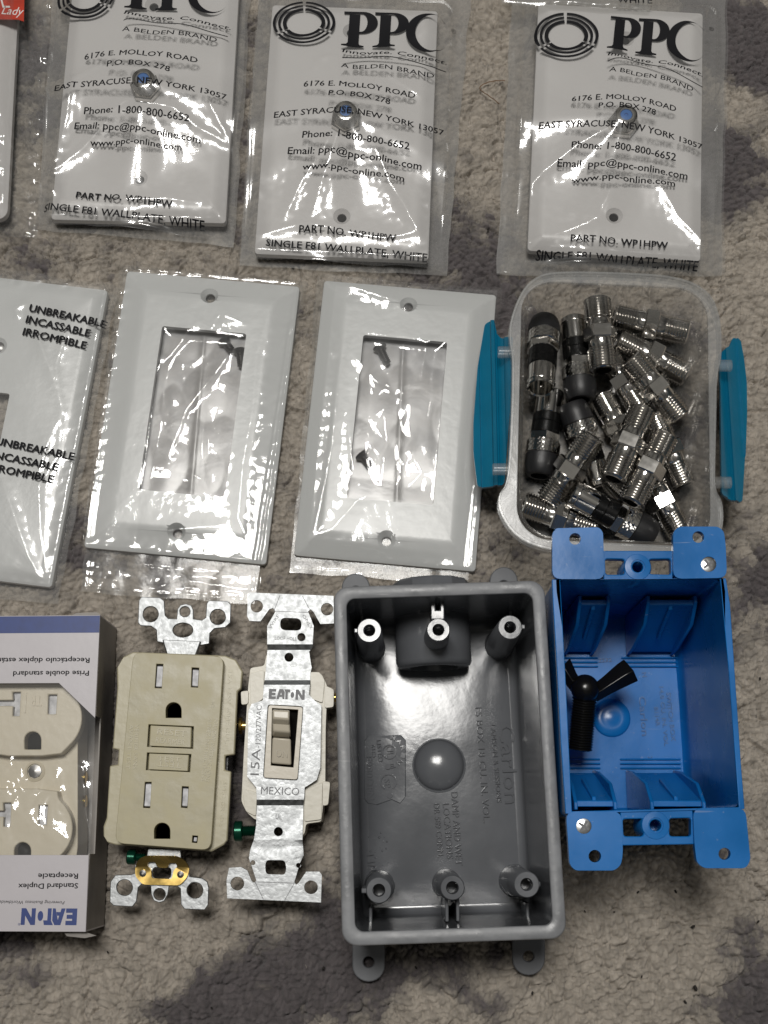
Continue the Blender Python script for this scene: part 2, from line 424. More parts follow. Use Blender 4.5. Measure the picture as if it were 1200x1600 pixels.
# ================================================================== CARPET
def carpet():
    m = bpy.data.materials.new('shag_carpet'); m.use_nodes = True
    n = m.node_tree.nodes; l = m.node_tree.links; b = n['Principled BSDF']
    b.inputs['Roughness'].default_value = .9; b.inputs['Specular IOR Level'].default_value = .15
    b.inputs['Sheen Weight'].default_value = .15
    A = n.new('ShaderNodeAttribute'); A.attribute_name = 'pattern'
    B = n.new('ShaderNodeAttribute'); B.attribute_name = 'tuft'
    cr = n.new('ShaderNodeValToRGB'); cr.color_ramp.elements[0].color = (.385, .343, .292, 1); cr.color_ramp.elements[1].color = (.108, .095, .097, 1)
    e = cr.color_ramp.elements.new(.45); e.color = (.265, .238, .207, 1)
    tc = n.new('ShaderNodeTexCoord')
    t = n.new('ShaderNodeTexNoise'); t.inputs['Scale'].default_value = 45; t.inputs['Detail'].default_value = 6
    l.new(tc.outputs['Object'], t.inputs['Vector'])
    ad = n.new('ShaderNodeMath'); ad.operation = 'MULTIPLY_ADD'; ad.inputs[1].default_value = .22
    sb = n.new('ShaderNodeMath'); sb.operation = 'SUBTRACT'; sb.inputs[1].default_value = .11
    l.new(t.outputs['Fac'], ad.inputs[0]); l.new(A.outputs['Fac'], ad.inputs[2]); l.new(ad.outputs[0], sb.inputs[0]); l.new(sb.outputs[0], cr.inputs[0])
    hs = n.new('ShaderNodeHueSaturation'); mr = n.new('ShaderNodeMapRange'); mr.inputs[3].default_value = .66; mr.inputs[4].default_value = 1.26
    l.new(B.outputs['Fac'], mr.inputs[0]); l.new(mr.outputs[0], hs.inputs['Value']); l.new(cr.outputs[0], hs.inputs['Color']); l.new(hs.outputs[0], b.inputs['Base Color'])
    t2 = n.new('ShaderNodeTexNoise'); t2.inputs['Scale'].default_value = 95; t2.inputs['Detail'].default_value = 5; t2.inputs['Roughness'].default_value = .65
    l.new(tc.outputs['Object'], t2.inputs['Vector'])
    bp = n.new('ShaderNodeBump'); bp.inputs['Strength'].default_value = .8; bp.inputs['Distance'].default_value = .009
    l.new(t2.outputs['Fac'], bp.inputs['Height']); l.new(bp.outputs[0], b.inputs['Normal'])
    # finer towards the middle, stretched towards the edge
    def axis(lo, hi, step, far):
        core = np.arange(lo, hi, step); k = np.cumsum(step * 1.12 ** np.arange(1, 60)); k = k[k < far]
        return np.concatenate([lo - k[::-1], core, hi + k])
    X, Y = np.meshgrid(axis(-160, 160, .45, 700), axis(-95, 345, .48, 700))
    wx = X + 2.2 * perlin(X / 7, Y / 7, 3) + 5 * perlin(X / 24, Y / 24, 4); wy = Y + 2.2 * perlin(X / 7 + 50, Y / 7, 5) + 5 * perlin(X / 24, Y / 24 + 9, 6)
    d1, d2, i1, c1, c2 = worley(wx / 2.5, wy / 2.2, 11, centres=True)            # small tufts
    f1, f2, i2 = worley(wx / 1.15, wy / 1.0, 15)
    PX = c1 * 2.5 + (X - wx); PY = c2 * 2.2 + (Y - wy)            # colour runs tuft by tuft
    e1, e2, j1 = worley(wx / 9.5, wy / 8.2, 21)            # clumps parted by cracks
    g1, g2, k1 = worley((wx + 3 * perlin(X / 5, Y / 5, 40)) / 26, wy / 22, 41)
    h = -1.7 * np.clip(d1, 0, 1) ** 2 * 1.3 - .55 * f1 ** 2
    h -= 1.1 * np.exp(-((d2 - d1) / .13) ** 2)
    h -= 3.4 * np.exp(-((e2 - e1) / .06) ** 2) * np.clip(.35 + 1.3 * perlin(X / 13, Y / 13, 8), 0, 1)
    h -= 3.2 * np.exp(-((g2 - g1) / .028) ** 2) * np.clip(.5 + 1.6 * perlin(X / 20, Y / 20, 48), 0, 1.2)
    h += .55 * (j1 - .5) + .8 * fbm(X / 30, Y / 30, 9, 3) + .5 * fbm(X / 3, Y / 3, 90, 2)
    h = np.minimum(h, .55) - .55
    Xk, Yk = X, Y; X, Y = PX, PY
    pat = fbm(X / 62 + 3, Y / 62, 61, 3) * .75 + .30 * fbm(X / 9, Y / 9, 66, 3) - .06
    for px, py, rx, ry, a in ((430, 1530, 150, 85, 1.), (560, 1470, 110, 60, .7), (330, 1590, 110, 40, .8), (1200, 1590, 90, 60, .9), (1190, 905, 75, 55, .9),
                              (1170, 40, 70, 60, .9), (1160, 290, 80, 75, .9), (740, 35, 40, 55, .7), (470, 470, 60, 40, .35), (1085, 1450, 80, 50, .15),
                              (110, 1590, 90, 40, -.6), (640, 1560, 80, 60, -.5), (900, 1500, 130, 90, -.7), (1180, 1150, 70, 130, -.7), (1180, 480, 60, 90, -.5),
                              (440, 620, 50, 170, -.25), (200, 1510, 120, 60, -.5), (760, 230, 60, 130, -.5), (1165, 165, 50, 45, -.7), (700, 1500, 100, 40, .1)):
        cx, cy = at(px, py); sx_ = rx * .24; sy_ = ry * .24
        pat += a * .55 * np.exp(-(((X - cx + 5 * perlin(X / 12, Y / 12, 70)) / sx_) ** 2 + ((Y - cy + 5 * perlin(X / 12, Y / 12, 71)) / sy_) ** 2))
    X, Y = Xk, Yk
    pat += .16 * (i1 - .5) + .12 * (j1 - .5) + .10 * (i2 - .5)
    pat = sstep(-.15, .30, pat)
    grid_obj('carpet', X, Y, h, m, attr={'pattern': pat, 'tuft': .5 * i1 + .2 * i2 + .3 * np.clip(1 - d1, 0, 1)}, kind='structure', label='beige and grey mottled short pile carpet')
carpet()
mb = MB()
for px, py, r in ((832, 1552, .7), (1087, 1544, 1.1), (1083, 1448, .9), (1056, 1393, .7), (1185, 1440, .6), (1003, 1526, .5), (914, 1424, .5), (997, 1394, .6), (650, 1512, .6),
                  (763, 357, .8), (1071, 1566, .8), (168, 1488, .5), (505, 1513, .7), (960, 1425, .4), (330, 1575, .5), (1188, 1060, .6), (1160, 705, .5)):
    x, y = at(px, py, .3)
    mb.lathe((x, y, -.4), (0, 0, 1), [(r * .5, 0), (r * .8, .4), (r * .45, .9)], 7, rfun=lambda a, d, k=rnd.random() * 6: .3 * r * math.sin(a * 2 + k))
obj('crumbs', mb, M['crumb'], kind='stuff', label='dark crumbs scattered on the carpet')

def strand(pts, r, z=.5):
    mb = MB(); P_ = [Vector((*at(x, y, z), z + .15 * math.sin(i * 1.7))) for i, (x, y) in enumerate(chaikin(pts, 3, False))]
    rings = []
    for i, p in enumerate(P_):
        d = (P_[min(i + 1, len(P_) - 1)] - P_[max(i - 1, 0)]).normalized(); n_ = Vector((-d.y, d.x, 0)).normalized(); u_ = d.cross(n_)
        rings.append([p + (n_ * math.cos(a) + u_ * math.sin(a)) * r for a in (0, 2.1, 4.2)])
    return mb.loft(rings)
obj('stray_hair', strand([(800, 127), (775, 125), (752, 132), (748, 140), (765, 150), (792, 172)], .22, .7), pbr('brown_hair', (.16, .085, .04), .5), label='loose brown hair bent into a hook on the carpet', cat='hair', base=at(772, 145))
mb = MB()
for i in range(46):
    px, py = rnd.uniform(-10, 1210), rnd.uniform(0, 1600); a = rnd.uniform(0, 6.3); L_ = rnd.uniform(8, 26); b = a + rnd.uniform(-.9, .9)
    m2 = strand([(px, py), (px + L_ * .5 * math.cos(a), py + L_ * .5 * math.sin(a)), (px + L_ * .5 * (math.cos(a) + math.cos(b)), py + L_ * .5 * (math.sin(a) + math.sin(b)))], .07, .35)
    me_ = bpy.data.meshes.new('t'); m2.bm.to_mesh(me_); m2.bm.free(); mb.bm.from_mesh(me_); bpy.data.meshes.remove(me_)
obj('lint', mb, pbr('lint', (.42, .38, .32), .8), kind='stuff', label='fine lint fibres lying on the carpet')

# ================================================================== WALL PLATES AND BAGS
def plate_mesh(w_, h_, T, z0, bevel, zt, opening=None, holes=(), edge=3.0, r=1.2, wall=2.0):
    """shell: bevelled outer skin, opening and countersunk holes cut through"""
    mb = MB()
    b0 = min(bevel, 4.8); sl = (zt - edge) / max(bevel - .5, .1)
    def zl_(x, y):
        t = bevel - min(w_ / 2 - abs(x), h_ / 2 - abs(y)); k = 1.6                  # rounded shoulder
        return zt - sl * (0 if t < -k else (t + k) ** 2 / (4 * k) if t < k else t)
    rings = [(0, 0.), (.0, edge - .6), (.12, edge - .25), (.5, edge)] + [(.5 + (b0 - .5) * q, edge + (b0 - .5) * q * sl) for q in (.3, .65)] + [(b0, zl_(w_ / 2 - b0, 0))]
    mb.loft([ring3([T(x, y) for x, y in rr(w_, h_, r, i, 5)], z0 + z) for i, z in rings], False, False)
    loops = [rr(w_, h_, r, b0, 5)]; cut = []
    if opening:
        op = rr(opening[0], opening[1], 1.0, 0, 4, *(opening[2:] or (0, 0))); cut.append((op, op, 0))
    for hx, hy in holes: cut.append((circ(hx, hy, 3.5, 22), circ(hx, hy, 1.9, 22), 1.6))
    for big, small, dz in cut: loops.append(big)
    b2 = bmesh.new(); tris = tessellate_polygon([[Vector((x, y, 0)) for x, y in lp] for lp in loops])
    V = [b2.verts.new((x, y, 0)) for lp in loops for x, y in lp]
    for t in tris: b2.faces.new([V[i] for i in t])
    cutp = []
    for dk in (-1.6, -.6, .4, 1.6):
        bw, bh = w_ / 2 - bevel - dk, h_ / 2 - bevel - dk
        cutp += [(bw, 0, (1, 0, 0)), (-bw, 0, (1, 0, 0)), (0, bh, (0, 1, 0)), (0, -bh, (0, 1, 0))]
    for sx_ in (-1, 1):
        for sy_ in (-1, 1): cutp.append((sx_ * w_ / 2, sy_ * h_ / 2, (1, -sx_ * sy_, 0)))
    for px_, py_, no in cutp:
        bmesh.ops.bisect_plane(b2, geom=b2.verts[:] + b2.edges[:] + b2.faces[:], plane_co=(px_, py_, 0), plane_no=no)
    b2.verts.index_update(); VV = [mb.v((*T(v.co.x, v.co.y), z0 + zl_(v.co.x, v.co.y))) for v in b2.verts]
    for f in b2.faces: mb.f([VV[v.index] for v in f.verts])
    b2.free()
    for big, small, dz in cut:
        rg = [[(*T(x, y), z0 + zl_(x, y)) for x, y in big]]
        zc = min(p[2] for p in rg[0])
        if dz: rg.append(ring3([T(x, y) for x, y in small], zc - dz))
        rg.append(ring3([T(x, y) for x, y in small], zc - max(wall, dz + .8)))
        mb.loft(rg, False, False)
    ins = rr(w_, h_, r, wall, 5)
    mb.loft([ring3([T(x, y) for x, y in rr(w_, h_, r, 0, 5)], z0), ring3([T(x, y) for x, y in ins], z0), ring3([T(x, y) for x, y in ins], z0 + edge - 1.2)], False, False)
    bmesh.ops.remove_doubles(mb.bm, verts=mb.bm.verts[:], dist=.01)
    return mb

class Film:
    def __init__(s, quad, T, w_, h_, ztop, z0=1.0, fall=9., seed=1, creases=(), slack=.35, crinkle=.25, edge_cr=.5, hollow=None, tilt=(0, 0), pinch=None, crumple=0.):
        s.c = [np.array(at(x, y, z0)) for x, y in quad]; s.T, s.w, s.h, s.zt, s.z0, s.fall, s.seed = T, w_, h_, ztop, z0, fall, seed
        s.slack, s.crinkle, s.edge_cr, s.hollow, s.tilt, s.pinch = slack, crinkle, edge_cr, hollow, tilt, pinch or (); s.crumple = crumple
        s.cr = [([np.array(at(x, y, ztop)) for x, y in pts], a, wd) for pts, a, wd in creases]
    def __call__(s, X, Y):
        lx, ly = s.T.inv(X, Y)
        dx = np.abs(lx) - s.w / 2; dy = np.abs(ly) - s.h / 2
        d = np.hypot(np.maximum(dx, 0), np.maximum(dy, 0)) + np.minimum(np.maximum(dx, dy), 0)
        fl = s.fall * (1 + .35 * perlin(X / 18, Y / 18, s.seed + 5))
        q = np.clip(d / fl, 0, 1)
        h = s.z0 + (s.zt - s.z0) * (1 - q) ** 1.5
        on = sstep(2, -6, d); off = 1 - on
        # broad slack, folded facets and fine crinkles
        h = h + on * (s.tilt[0] * lx + s.tilt[1] * ly + abs(s.tilt[0]) * s.w / 2 + abs(s.tilt[1]) * s.h / 2)
        h = h + s.slack * on * (1.7 * perlin(X / 30, Y / 38, s.seed) + 1.0 * np.abs(perlin(X / 17 + 4, Y / 22, s.seed + 1)))
        h = h + s.crinkle * (.35 * on + off) * 1.3 * np.abs(perlin(X / 9 + .4 * Y / 9, Y / 15, s.seed + 2))
        a5 = np.abs(perlin((X + .6 * Y) / 9, (Y - .3 * X) / 5, s.seed + 3)) + .5 * np.abs(perlin((X - .7 * Y) / 4.5, (Y + .5 * X) / 7, s.seed + 4))
        h = h + s.edge_cr * off * 1.3 * a5 * (.4 + 1.2 * np.clip(perlin(X / 22, Y / 16, s.seed + 6) + .35, 0, 1))
        if s.crumple: h = h + s.crumple * (np.abs(perlin((X + .4 * Y) / 5, Y / 7, s.seed + 50)) + .6 * np.abs(perlin(X / 2.6, (Y - .5 * X) / 3.4, s.seed + 51))) * np.clip(.7 + 1.2 * perlin(X / 15, Y / 18, s.seed + 52), .1, 1.3)
        if s.hollow:
            ow, oh, dep, amp = s.hollow
            m = sstep(0, -5, np.maximum(np.abs(lx) - ow / 2, np.abs(ly) - oh / 2))
            h = h - dep * m + amp * m * (1.5 * np.abs(perlin(lx / 11, ly / 17, s.seed + 8)) + .55 * np.abs(perlin((lx + .4 * ly) / 4.5, ly / 9, s.seed + 9)) * np.clip(.4 + perlin(lx / 12, ly / 14, s.seed + 10), 0, 1) - .4)
        for px, py, r, z in s.pinch:                    # the jack props the film up like a tent pole
            th = np.arctan2(Y - py, X - px); dd = np.hypot(X - px, Y - py)
            rr_ = r * (1 + .16 * np.sin(5 * th + s.seed) + .10 * np.sin(9 * th + 2 * s.seed))
            t = z - np.maximum(dd - 2., 0) * rr_ + .4 * perlin(X / 12, Y / 12, s.seed + 14) * sstep(2, 12, dd)
            kk = .8; h = np.where(d < 6, kk * np.logaddexp(h / kk, t / kk), h)
        for pts, a, wd in s.cr:
            best = np.full(np.shape(X), 1e9); tt = np.zeros(np.shape(X)); n = len(pts) - 1
            for i in range(n):
                p, q_ = pts[i], pts[i + 1]; v = q_ - p; L = v @ v
                t = np.clip(((X - p[0]) * v[0] + (Y - p[1]) * v[1]) / L, 0, 1)
                dd = np.hypot(X - p[0] - t * v[0], Y - p[1] - t * v[1]); b = dd < best
                tt = np.where(b, (i + t) / n, tt); best = np.where(b, dd, best)
            wob = 1 + .4 * perlin(X / 3, Y / 3, s.seed + 20)
            h = h + a * np.sqrt(np.clip(4 * tt * (1 - tt), .06, 1)) * np.exp(-np.sqrt(best ** 2 + .06) / (wd * wob))
        return h
    def build(s, name, mat, label, cat, group=None, step=.75):
        tl, tr, br, bl = s.c
        nx = int(max(np.linalg.norm(tr - tl), np.linalg.norm(br - bl)) / step); ny = int(max(np.linalg.norm(tl - bl), np.linalg.norm(tr - br)) / step)
        U, V = np.meshgrid(np.linspace(0, 1, nx), np.linspace(0, 1, ny))
        X = (1 - V) * ((1 - U) * bl[0] + U * br[0]) + V * ((1 - U) * tl[0] + U * tr[0])
        Y = (1 - V) * ((1 - U) * bl[1] + U * br[1]) + V * ((1 - U) * tl[1] + U * tr[1])
        # uneven cut edges
        edge = np.minimum(np.minimum(U, 1 - U) * nx, np.minimum(V, 1 - V) * ny) * step
        wv = np.exp(-edge / 3.)
        X = X + wv * 1.2 * perlin(Y / 14, X / 40, s.seed + 30); Y = Y + wv * 1.2 * perlin(X / 14, Y / 40, s.seed + 31)
        Xb, Yb = X, Y; Zv = s(X, Y) + .55 * np.exp(-((edge - 1.6) / .5) ** 2) + .3 * np.exp(-((edge - 3.2) / .4) ** 2)
        base = tuple((tl + tr + br + bl) / 4)
        o = grid_obj(name, X, Y, Zv, mat, base=base, label=label, category=cat, group=group)
        k = 4; Xs, Ys = X[::k, ::k], Y[::k, ::k]                    # the bag's back, flat on the carpet
        grid_obj('back_sheet', Xs, Ys, np.minimum(.35 + .5 * np.abs(perlin(Xs / 11, Ys / 9, s.seed + 44)), s(Xs, Ys) - .25) if s.z0 < 5 else s.z0 - .5 + 0 * Xs, M['film_back' if mat == M['film'] and s.seed not in (404, 606) else 'film_back_clear'], parent=o)
        return o

# ---- coax jack on the printed-bag plates
def coax_jack(T, x, y, zb, parent):
    X, Y = T(x, y); mb = MB()
    a0 = rnd.random()
    hexp = lambda r: [(X + r * math.cos(a0 + i * math.pi / 3), Y + r * math.sin(a0 + i * math.pi / 3)) for i in range(6)]
    mb.loft([ring3(hexp(6.6), zb), ring3(hexp(6.6), zb + 2.6), ring3(hexp(6.0), zb + 3.0)])
    prof = [(4.7, 2.8)]
    for i in range(6): prof += [(4.75, 3.2 + i * .85), (4.2, 3.65 + i * .85)]
    prof += [(4.5, 8.4), (3.9, 8.7), (2.5, 8.7), (2.5, 7.8)]
    mb.lathe((X, Y, zb), (0, 0, 1), prof, 24)
    j = obj('coax_jack', mb, M['nickel'], parent, smooth=30)
    mb = MB(); mb.lathe((X, Y, zb), (0, 0, 1), [(2.48, 8.0), (2.3, 8.4), (.8, 8.5), (.5, 7.9)], 20)
    obj('insulator', mb, M['bluepin'], j)

def ppc_letters(quad_fn, mb, zf):
    """big serif letters laid out in a 3.0 x 1.0 box"""
    def put(loops, sub=True):
        tris = tessellate_polygon([[Vector((x, y, 0)) for x, y in lp] for lp in loops])
        pts = [p for lp in loops for p in lp]
        b2 = bmesh.new(); V = [b2.verts.new((x, y, 0)) for x, y in pts]
        for t in tris:
            try: b2.faces.new([V[i] for i in t])
            except ValueError: pass
        for _ in range(4):
            es = [e for e in b2.edges if e.calc_length() > .07]
            if es: bmesh.ops.subdivide_edges(b2, edges=es, cuts=1)
            bmesh.ops.triangulate(b2, faces=b2.faces[:])
        m = {}
        co = np.array([v.co[:] for v in b2.verts]); XY = np.array([quad_fn(x, y) for x, y, _ in co])
        zz = zf(XY[:, 0], XY[:, 1]) + .18
        VV = [mb.v((XY[i, 0], XY[i, 1], zz[i])) for i in range(len(co))]
        b2.verts.index_update()
        for f in b2.faces: mb.f([VV[v.index] for v in f.verts])
        b2.free()
    def arc(cx, cy, rx, ry, a0, a1, n=18): return [(cx + rx * math.cos(math.radians(a0 + (a1 - a0) * i / n)), cy + ry * math.sin(math.radians(a0 + (a1 - a0) * i / n))) for i in range(n + 1)]
    for ox in (0., .86):
        put([[(ox, 0), (ox + .62, 0), (ox + .62, .045), (ox + .50, .07), (ox + .47, .12), (ox + .47, .93), (ox + .17, .93), (ox + .17, .12), (ox + .13, .07), (ox, .045)]])
        put([[(ox + .02, .93), (ox + .02, 1.0)] + arc(ox + .55, .70, .42, .30, 90, -90) + [(ox + .40, .40), (ox + .40, .45)] + arc(ox + .52, .70, .16, .245, -90, 90) + [(ox + .40, .945), (ox + .17, .93)]])
    cx, cy = 2.36, .47
    A_, B_ = arc(cx, cy, .60, .55, 40, 322, 40), arc(cx + .13, cy + .01, .47, .50, 40, 322, 40)
    for i in range(40): put([[A_[i], A_[i + 1], B_[i + 1], B_[i]]])

def ring_logo(c, rx, ry, rot, mb, zf):
    for r0, r1 in ((1.0, .91), (.83, .75), (.68, .56)):
        for k in range(3):
            a0 = 90 + 120 * k + 3; a1 = a0 + 114
            for i in range(28):
                b0, b1 = (math.radians(a0 + (a1 - a0) * (i + q) / 28) for q in (0, 1))
                pts = np.array([(c[0] + rx * r * math.cos(b), c[1] + ry * r * math.sin(b)) for r, b in ((r0, b0), (r0, b1), (r1, b1), (r1, b0))])
                zz = zf(pts[:, 0], pts[:, 1]) + .18
                mb.f([mb.v((pts[j, 0], pts[j, 1], zz[j])) for j in range(4)])

def printing(film, o, lines, logo, ztop):
    zf = film
    eachtext('printed_line', M['ink'], o, [(t_, p0, p1, cap, ztop, kw) for t_, p0, p1, cap, kw in lines], zf=zf, eps=.16)
    if logo:
        (rc, rxp, ryp), (b0, b1, t0, t1), sw = logo
        sc_ = (H - ztop) / (CT - (800 - rc[1]) / F * ST) / F
        mb = MB(); ring_logo(at(*rc, ztop), rxp * sc_, ryp * sc_ * 1.1, 0, mb, zf); obj('printed_rings', mb, M['ink'], o, smooth=None, recalc=False)
        B0, B1, T0, T1 = (np.array(at(*q, ztop)) for q in (b0, b1, t0, t1))
        def q(x, y):
            u = x / 2.95; bow = 1.2 * math.sin(u * 3.1) * 1
            return (1 - y) * ((1 - u) * B0 + u * B1) + y * ((1 - u) * T0 + u * T1) + np.array([0, bow * .4])
        mb = MB(); ppc_letters(q, mb, zf); obj('printed_letters', mb, M['ink'], o, smooth=None, recalc=False)
        pts = [np.array(at(*p, ztop)) for p in sw]
        N = 30; L = []; mb = MB()
        for i in range(N + 1):
            t = i / N; L.append(pts[0] * (1 - t) ** 2 + (2 * pts[1] - .5 * (pts[0] + pts[2])) * 2 * t * (1 - t) + pts[2] * t * t)
        for a, b in zip(L, L[1:]):
            qd = np.array([a, b, b + (0, .45), a + (0, .45)]); zz = zf(qd[:, 0], qd[:, 1]) + .16
            mb.f([mb.v((qd[j, 0], qd[j, 1], zz[j])) for j in range(4)])
        obj('printed_swoosh', mb, M['ink'], o, smooth=None, recalc=False)

ADDR = ["Innovate. Connect.", "A BELDEN BRAND", "6176 E. MOLLOY ROAD", "P.O. BOX 278", "EAST SYRACUSE, NEW YORK 13057", "Phone: 1-800-800-6652",
        "Email: ppc@ppc-online.com", "www.ppc-online.com", "PART NO. WP1HPW", "SINGLE F81 WALLPLATE, WHITE"]
CAPS = [7.5, 9, 10, 10, 11, 11.5, 11.5, 10.5, 11.5, 12]
def ppc(plate_px, quad, ends, sags, logo, creases, jack_px, hole_px, zl, plabel, blabel, seed):
    ztop = zl + 6.5
    T = fit(70, 114.3, zl + 2, plate_px)
    hx, hy = T.inv(*at(*hole_px, zl + 6)); jx, jy = T.inv(*at(*jack_px, zl + 6.2))
    t = thing('wall_plate', plabel, 'wall plate', (*T(0, 0), zl), 'white coax wall plates in printed bags')
    mb = plate_mesh(70, 114.3, T, zl, 5.0, 6.0, None, [(hx, hy), (hx * -.2 + jx * 1.2, jy + (jy - hy))], edge=3.2, r=1.5)
    obj('plate_body', mb, M['white_warm'], t, smooth=30, wn=True)
    coax_jack(T, jx, jy, zl + 6.0, t)
    JX, JY = T(jx, jy)
    fl = Film(quad, T, 70, 114.3, ztop, seed=seed, creases=[(p_, a_ * 1.5, w_ * 1.15) for p_, a_, w_ in creases], slack=.38, crinkle=.3, edge_cr=.5, fall=10, pinch=[(JX, JY, .20, zl + 14.9)])
    o = fl.build('plastic_bag', M['film'], blabel, 'plastic bag', 'clear printed bags over the coax plates')
    lines = []
    for s, (p0, p1), cap, sag in zip(ADDR, ends, CAPS, sags):
        lines.append((s, p0, p1, cap, dict(sag=sag, ital=.22 if s.startswith('Innov') else 0, fat=.028 if s[:3] != 'A B' else .012)))
    if logo[1][3][1] > 0: x_, y_ = logo[1][3]; lines.append(("®", (x_ + 3, y_ + 8), (x_ + 11, y_ + 9), 8, {}))
    printing(fl, o, lines, logo, ztop + 1)
    return o

# first printed bag
ppc([(110, -40), (381, -36), (358, 350), (77, 340)], [(88, -75), (395, -75), (366, 384), (58, 358)],
    [((195, 26), (360, 47)), ((193, 56), (339, 69)), ((133, 97), (310, 106)), ((170, 113), (268, 124)), ((87, 147), (354, 160)), ((133, 183), (297, 197)),
     ((117, 204), (313, 226)), ((142, 230), (284, 237)), ((118, 308), (268, 323)), ((65, 325), (317, 353))],
    [2, 2, 4, 3, 9, 2, 3, 2, 0, 0],
    (((133, -7), 46, 38), ((195, 15), (357, 20), (197, -44), (360, -36)), [(195, 39), (240, 37), (356, 59)]),
    [([(172, 105), (118, 130), (105, 190), (78, 275)], 1.1, 2.2), ([(78, 275), (84, 300), (75, 290)], .9, 1.5), ([(165, 195), (200, 172), (275, 180), (310, 205), (365, 230)], 1.0, 2.0),
     ([(315, 125), (335, 180), (365, 232)], .8, 1.8), ([(85, 312), (150, 318), (260, 310), (320, 318)], .9, 1.8), ([(300, 280), (340, 330), (350, 370)], 1.0, 2.0), ([(210, 345), (270, 362), (360, 378)], 1.0, 2.2), ([(80, 270), (130, 235), (180, 190)], .7, 1.6)],
    (229, 140), (217, 278), 4, 'white coax wall plate whose bag has its logo cut off by the picture top', 'printed clear bag whose big letters are cut off by the picture top', 101)
# middle printed bag
ppc([(425, 13), (686, 20), (674, 407), (392, 397)], [(408, -45), (738, -38), (698, 431), (374, 414)],
    [((535, 86), (698, 98)), ((533, 113), (678, 123)), ((475, 143), (648, 159)), ((514, 161), (609, 172)), ((429, 191), (693, 211)), ((473, 223), (639, 240)),
     ((450, 245), (658, 267)), ((473, 270), (631, 285)), ((467, 363), (618, 377)), ((415, 383), (667, 406))],
    [3, 3, 3, 2, 9, 2, 2, 2, 1, 1],
    (((475, 35), 49, 35), ((533, 74), (700, 79), (537, 16), (703, 24)), [(535, 97), (607, 94), (697, 111)]),
    [([(440, 350), (470, 290), (530, 205)], 1.3, 3.0), ([(485, 345), (505, 285), (535, 205)], 1.1, 2.2), ([(582, 225), (610, 290), (655, 365)], 1.3, 2.6), ([(400, 368), (470, 352), (600, 372), (670, 362)], .9, 2.), 
     ([(625, 300), (640, 340), (655, 365)], .9, 1.8), ([(490, 120), (500, 100), (525, 95)], .7, 1.5), ([(650, 60), (690, 30), (725, 5)], 1.0, 2.2), ([(600, 120), (650, 150), (665, 165)], .7, 1.6), ([(395, 408), (500, 415), (640, 420)], 1.0, 2.0)],
    (541, 190), (534, 338), 4, 'white coax wall plate with a blue jack centre, between two like plates', 'clear printed bag in the middle of the upper row, whole letters PPC showing', 202)
# third printed bag
ppc([(836, 15), (1105, 22), (1097, 407), (817, 390)], [(801, -12), (1137, -14), (1131, 430), (775, 428)],
    [((948, 92), (1097, 121)), ((949, 120), (1081, 147)), ((892, 164), (1053, 182)), ((932, 179), (1020, 191)), ((841, 205), (1095, 238)), ((891, 238), (1053, 257)),
     ((870, 263), (1073, 282)), ((893, 287), (1054, 293)), ((892, 377), (1044, 387)), ((839, 399), (1094, 415))],
    [5, 5, 4, 2, 9, 3, 3, 2, 1, 1],
    (((885, 55), 50, 38), ((947, 79), (1103, 99), (954, 24), (1106, 36)), [(948, 103), (1000, 101), (1097, 139)]),
    [([(955, 210), (900, 235), (850, 270), (820, 300)], 1.0, 2.2), ([(965, 290), (945, 345), (860, 370), (790, 400)], 1.2, 2.6), ([(780, 425), (810, 390), (850, 370)], 1.3, 3.), ([(1030, 290), (1060, 340), (1110, 390)], .9, 2.), ([(880, 330), (930, 345), (970, 270)], .8, 2.),
     ([(798, 150), (812, 180), (806, 220)], .9, 1.8), ([(1110, 360), (1127, 412), (1118, 425)], 1.0, 2.)],
    (973, 196), (960, 337), 4, 'white coax wall plate directly above the connector box', 'clear printed bag ending at the rim of the connector box', 303)

# bag edge lying over the top of the third printed bag
Tx = fit(70, 114.3, 8, [(800, -440), (1060, -440), (1050, -20), (790, -30)])
fl = Film([(770, -460), (1100, -460), (1015, 16), (784, 5)], Tx, 70, 114.3, 14, z0=12.5, seed=404, creases=[([(800, 4), (900, 3), (1000, 8)], .9, 2.2), ([(850, -10), (930, -5), (985, 5)], .8, 1.8)], slack=.5)
ob = fl.build('plastic_bag', M['film'], 'clear bag edge overlapping the head of the rightmost printed bag', 'plastic bag', 'clear printed bags over the coax plates')
mb = MB(); ptext(mb, "WHITE", (965, 3), (1020, 2.5), 11, 14, zf=fl, eps=.15, fat=.028); obj('printed_line', mb, M['ink'], ob, smooth=None, recalc=False)

# far-left bag with the red card
T0 = fit(70, 114.3, 6, [(-245, -52), (33, -42), (26, 350), (-268, 335)])
tp = thing('wall_plate', 'white rounded plate under crinkled film and a red card at the picture edge', 'wall plate', (*T0(0, 0), 4))
obj('plate_body', plate_mesh(70, 114.3, T0, 4, 6, 6.5, None, [(0, 30)], edge=3., r=4), M['white_warm'], tp, smooth=30, wn=True)
fl = Film([(-290, -75), (84, -70), (58, 372), (-300, 350)], T0, 70, 114.3, 12, seed=505, creases=[([(0, 300), (18, 315), (45, 313)], 1.2, 2.), ([(0, 325), (10, 335), (35, 330)], 1., 1.8), ([(2, 130), (12, 200), (5, 260)], 1.1, 2.4), ([(0, 160), (20, 230), (22, 280)], .9, 2.),
     ([(40, 60), (48, 10), (52, -30)], 1., 2.), ([(40, 150), (44, 200), (38, 240)], .9, 1.8)], slack=.7, crinkle=1.1, edge_cr=.7, crumple=.9, tilt=(-.1, .1))
ob = fl.build('plastic_bag', M['film_crisp'], 'crinkled clear bag with a red card at its head', 'plastic bag')
mb = MB(); c = P([(-120, -60), (39, -60), (37, 33), (28, 30), (-120, 28)], 14)
mb.prism([c], lambda x, y: 13.4, lambda x, y: 13.8)
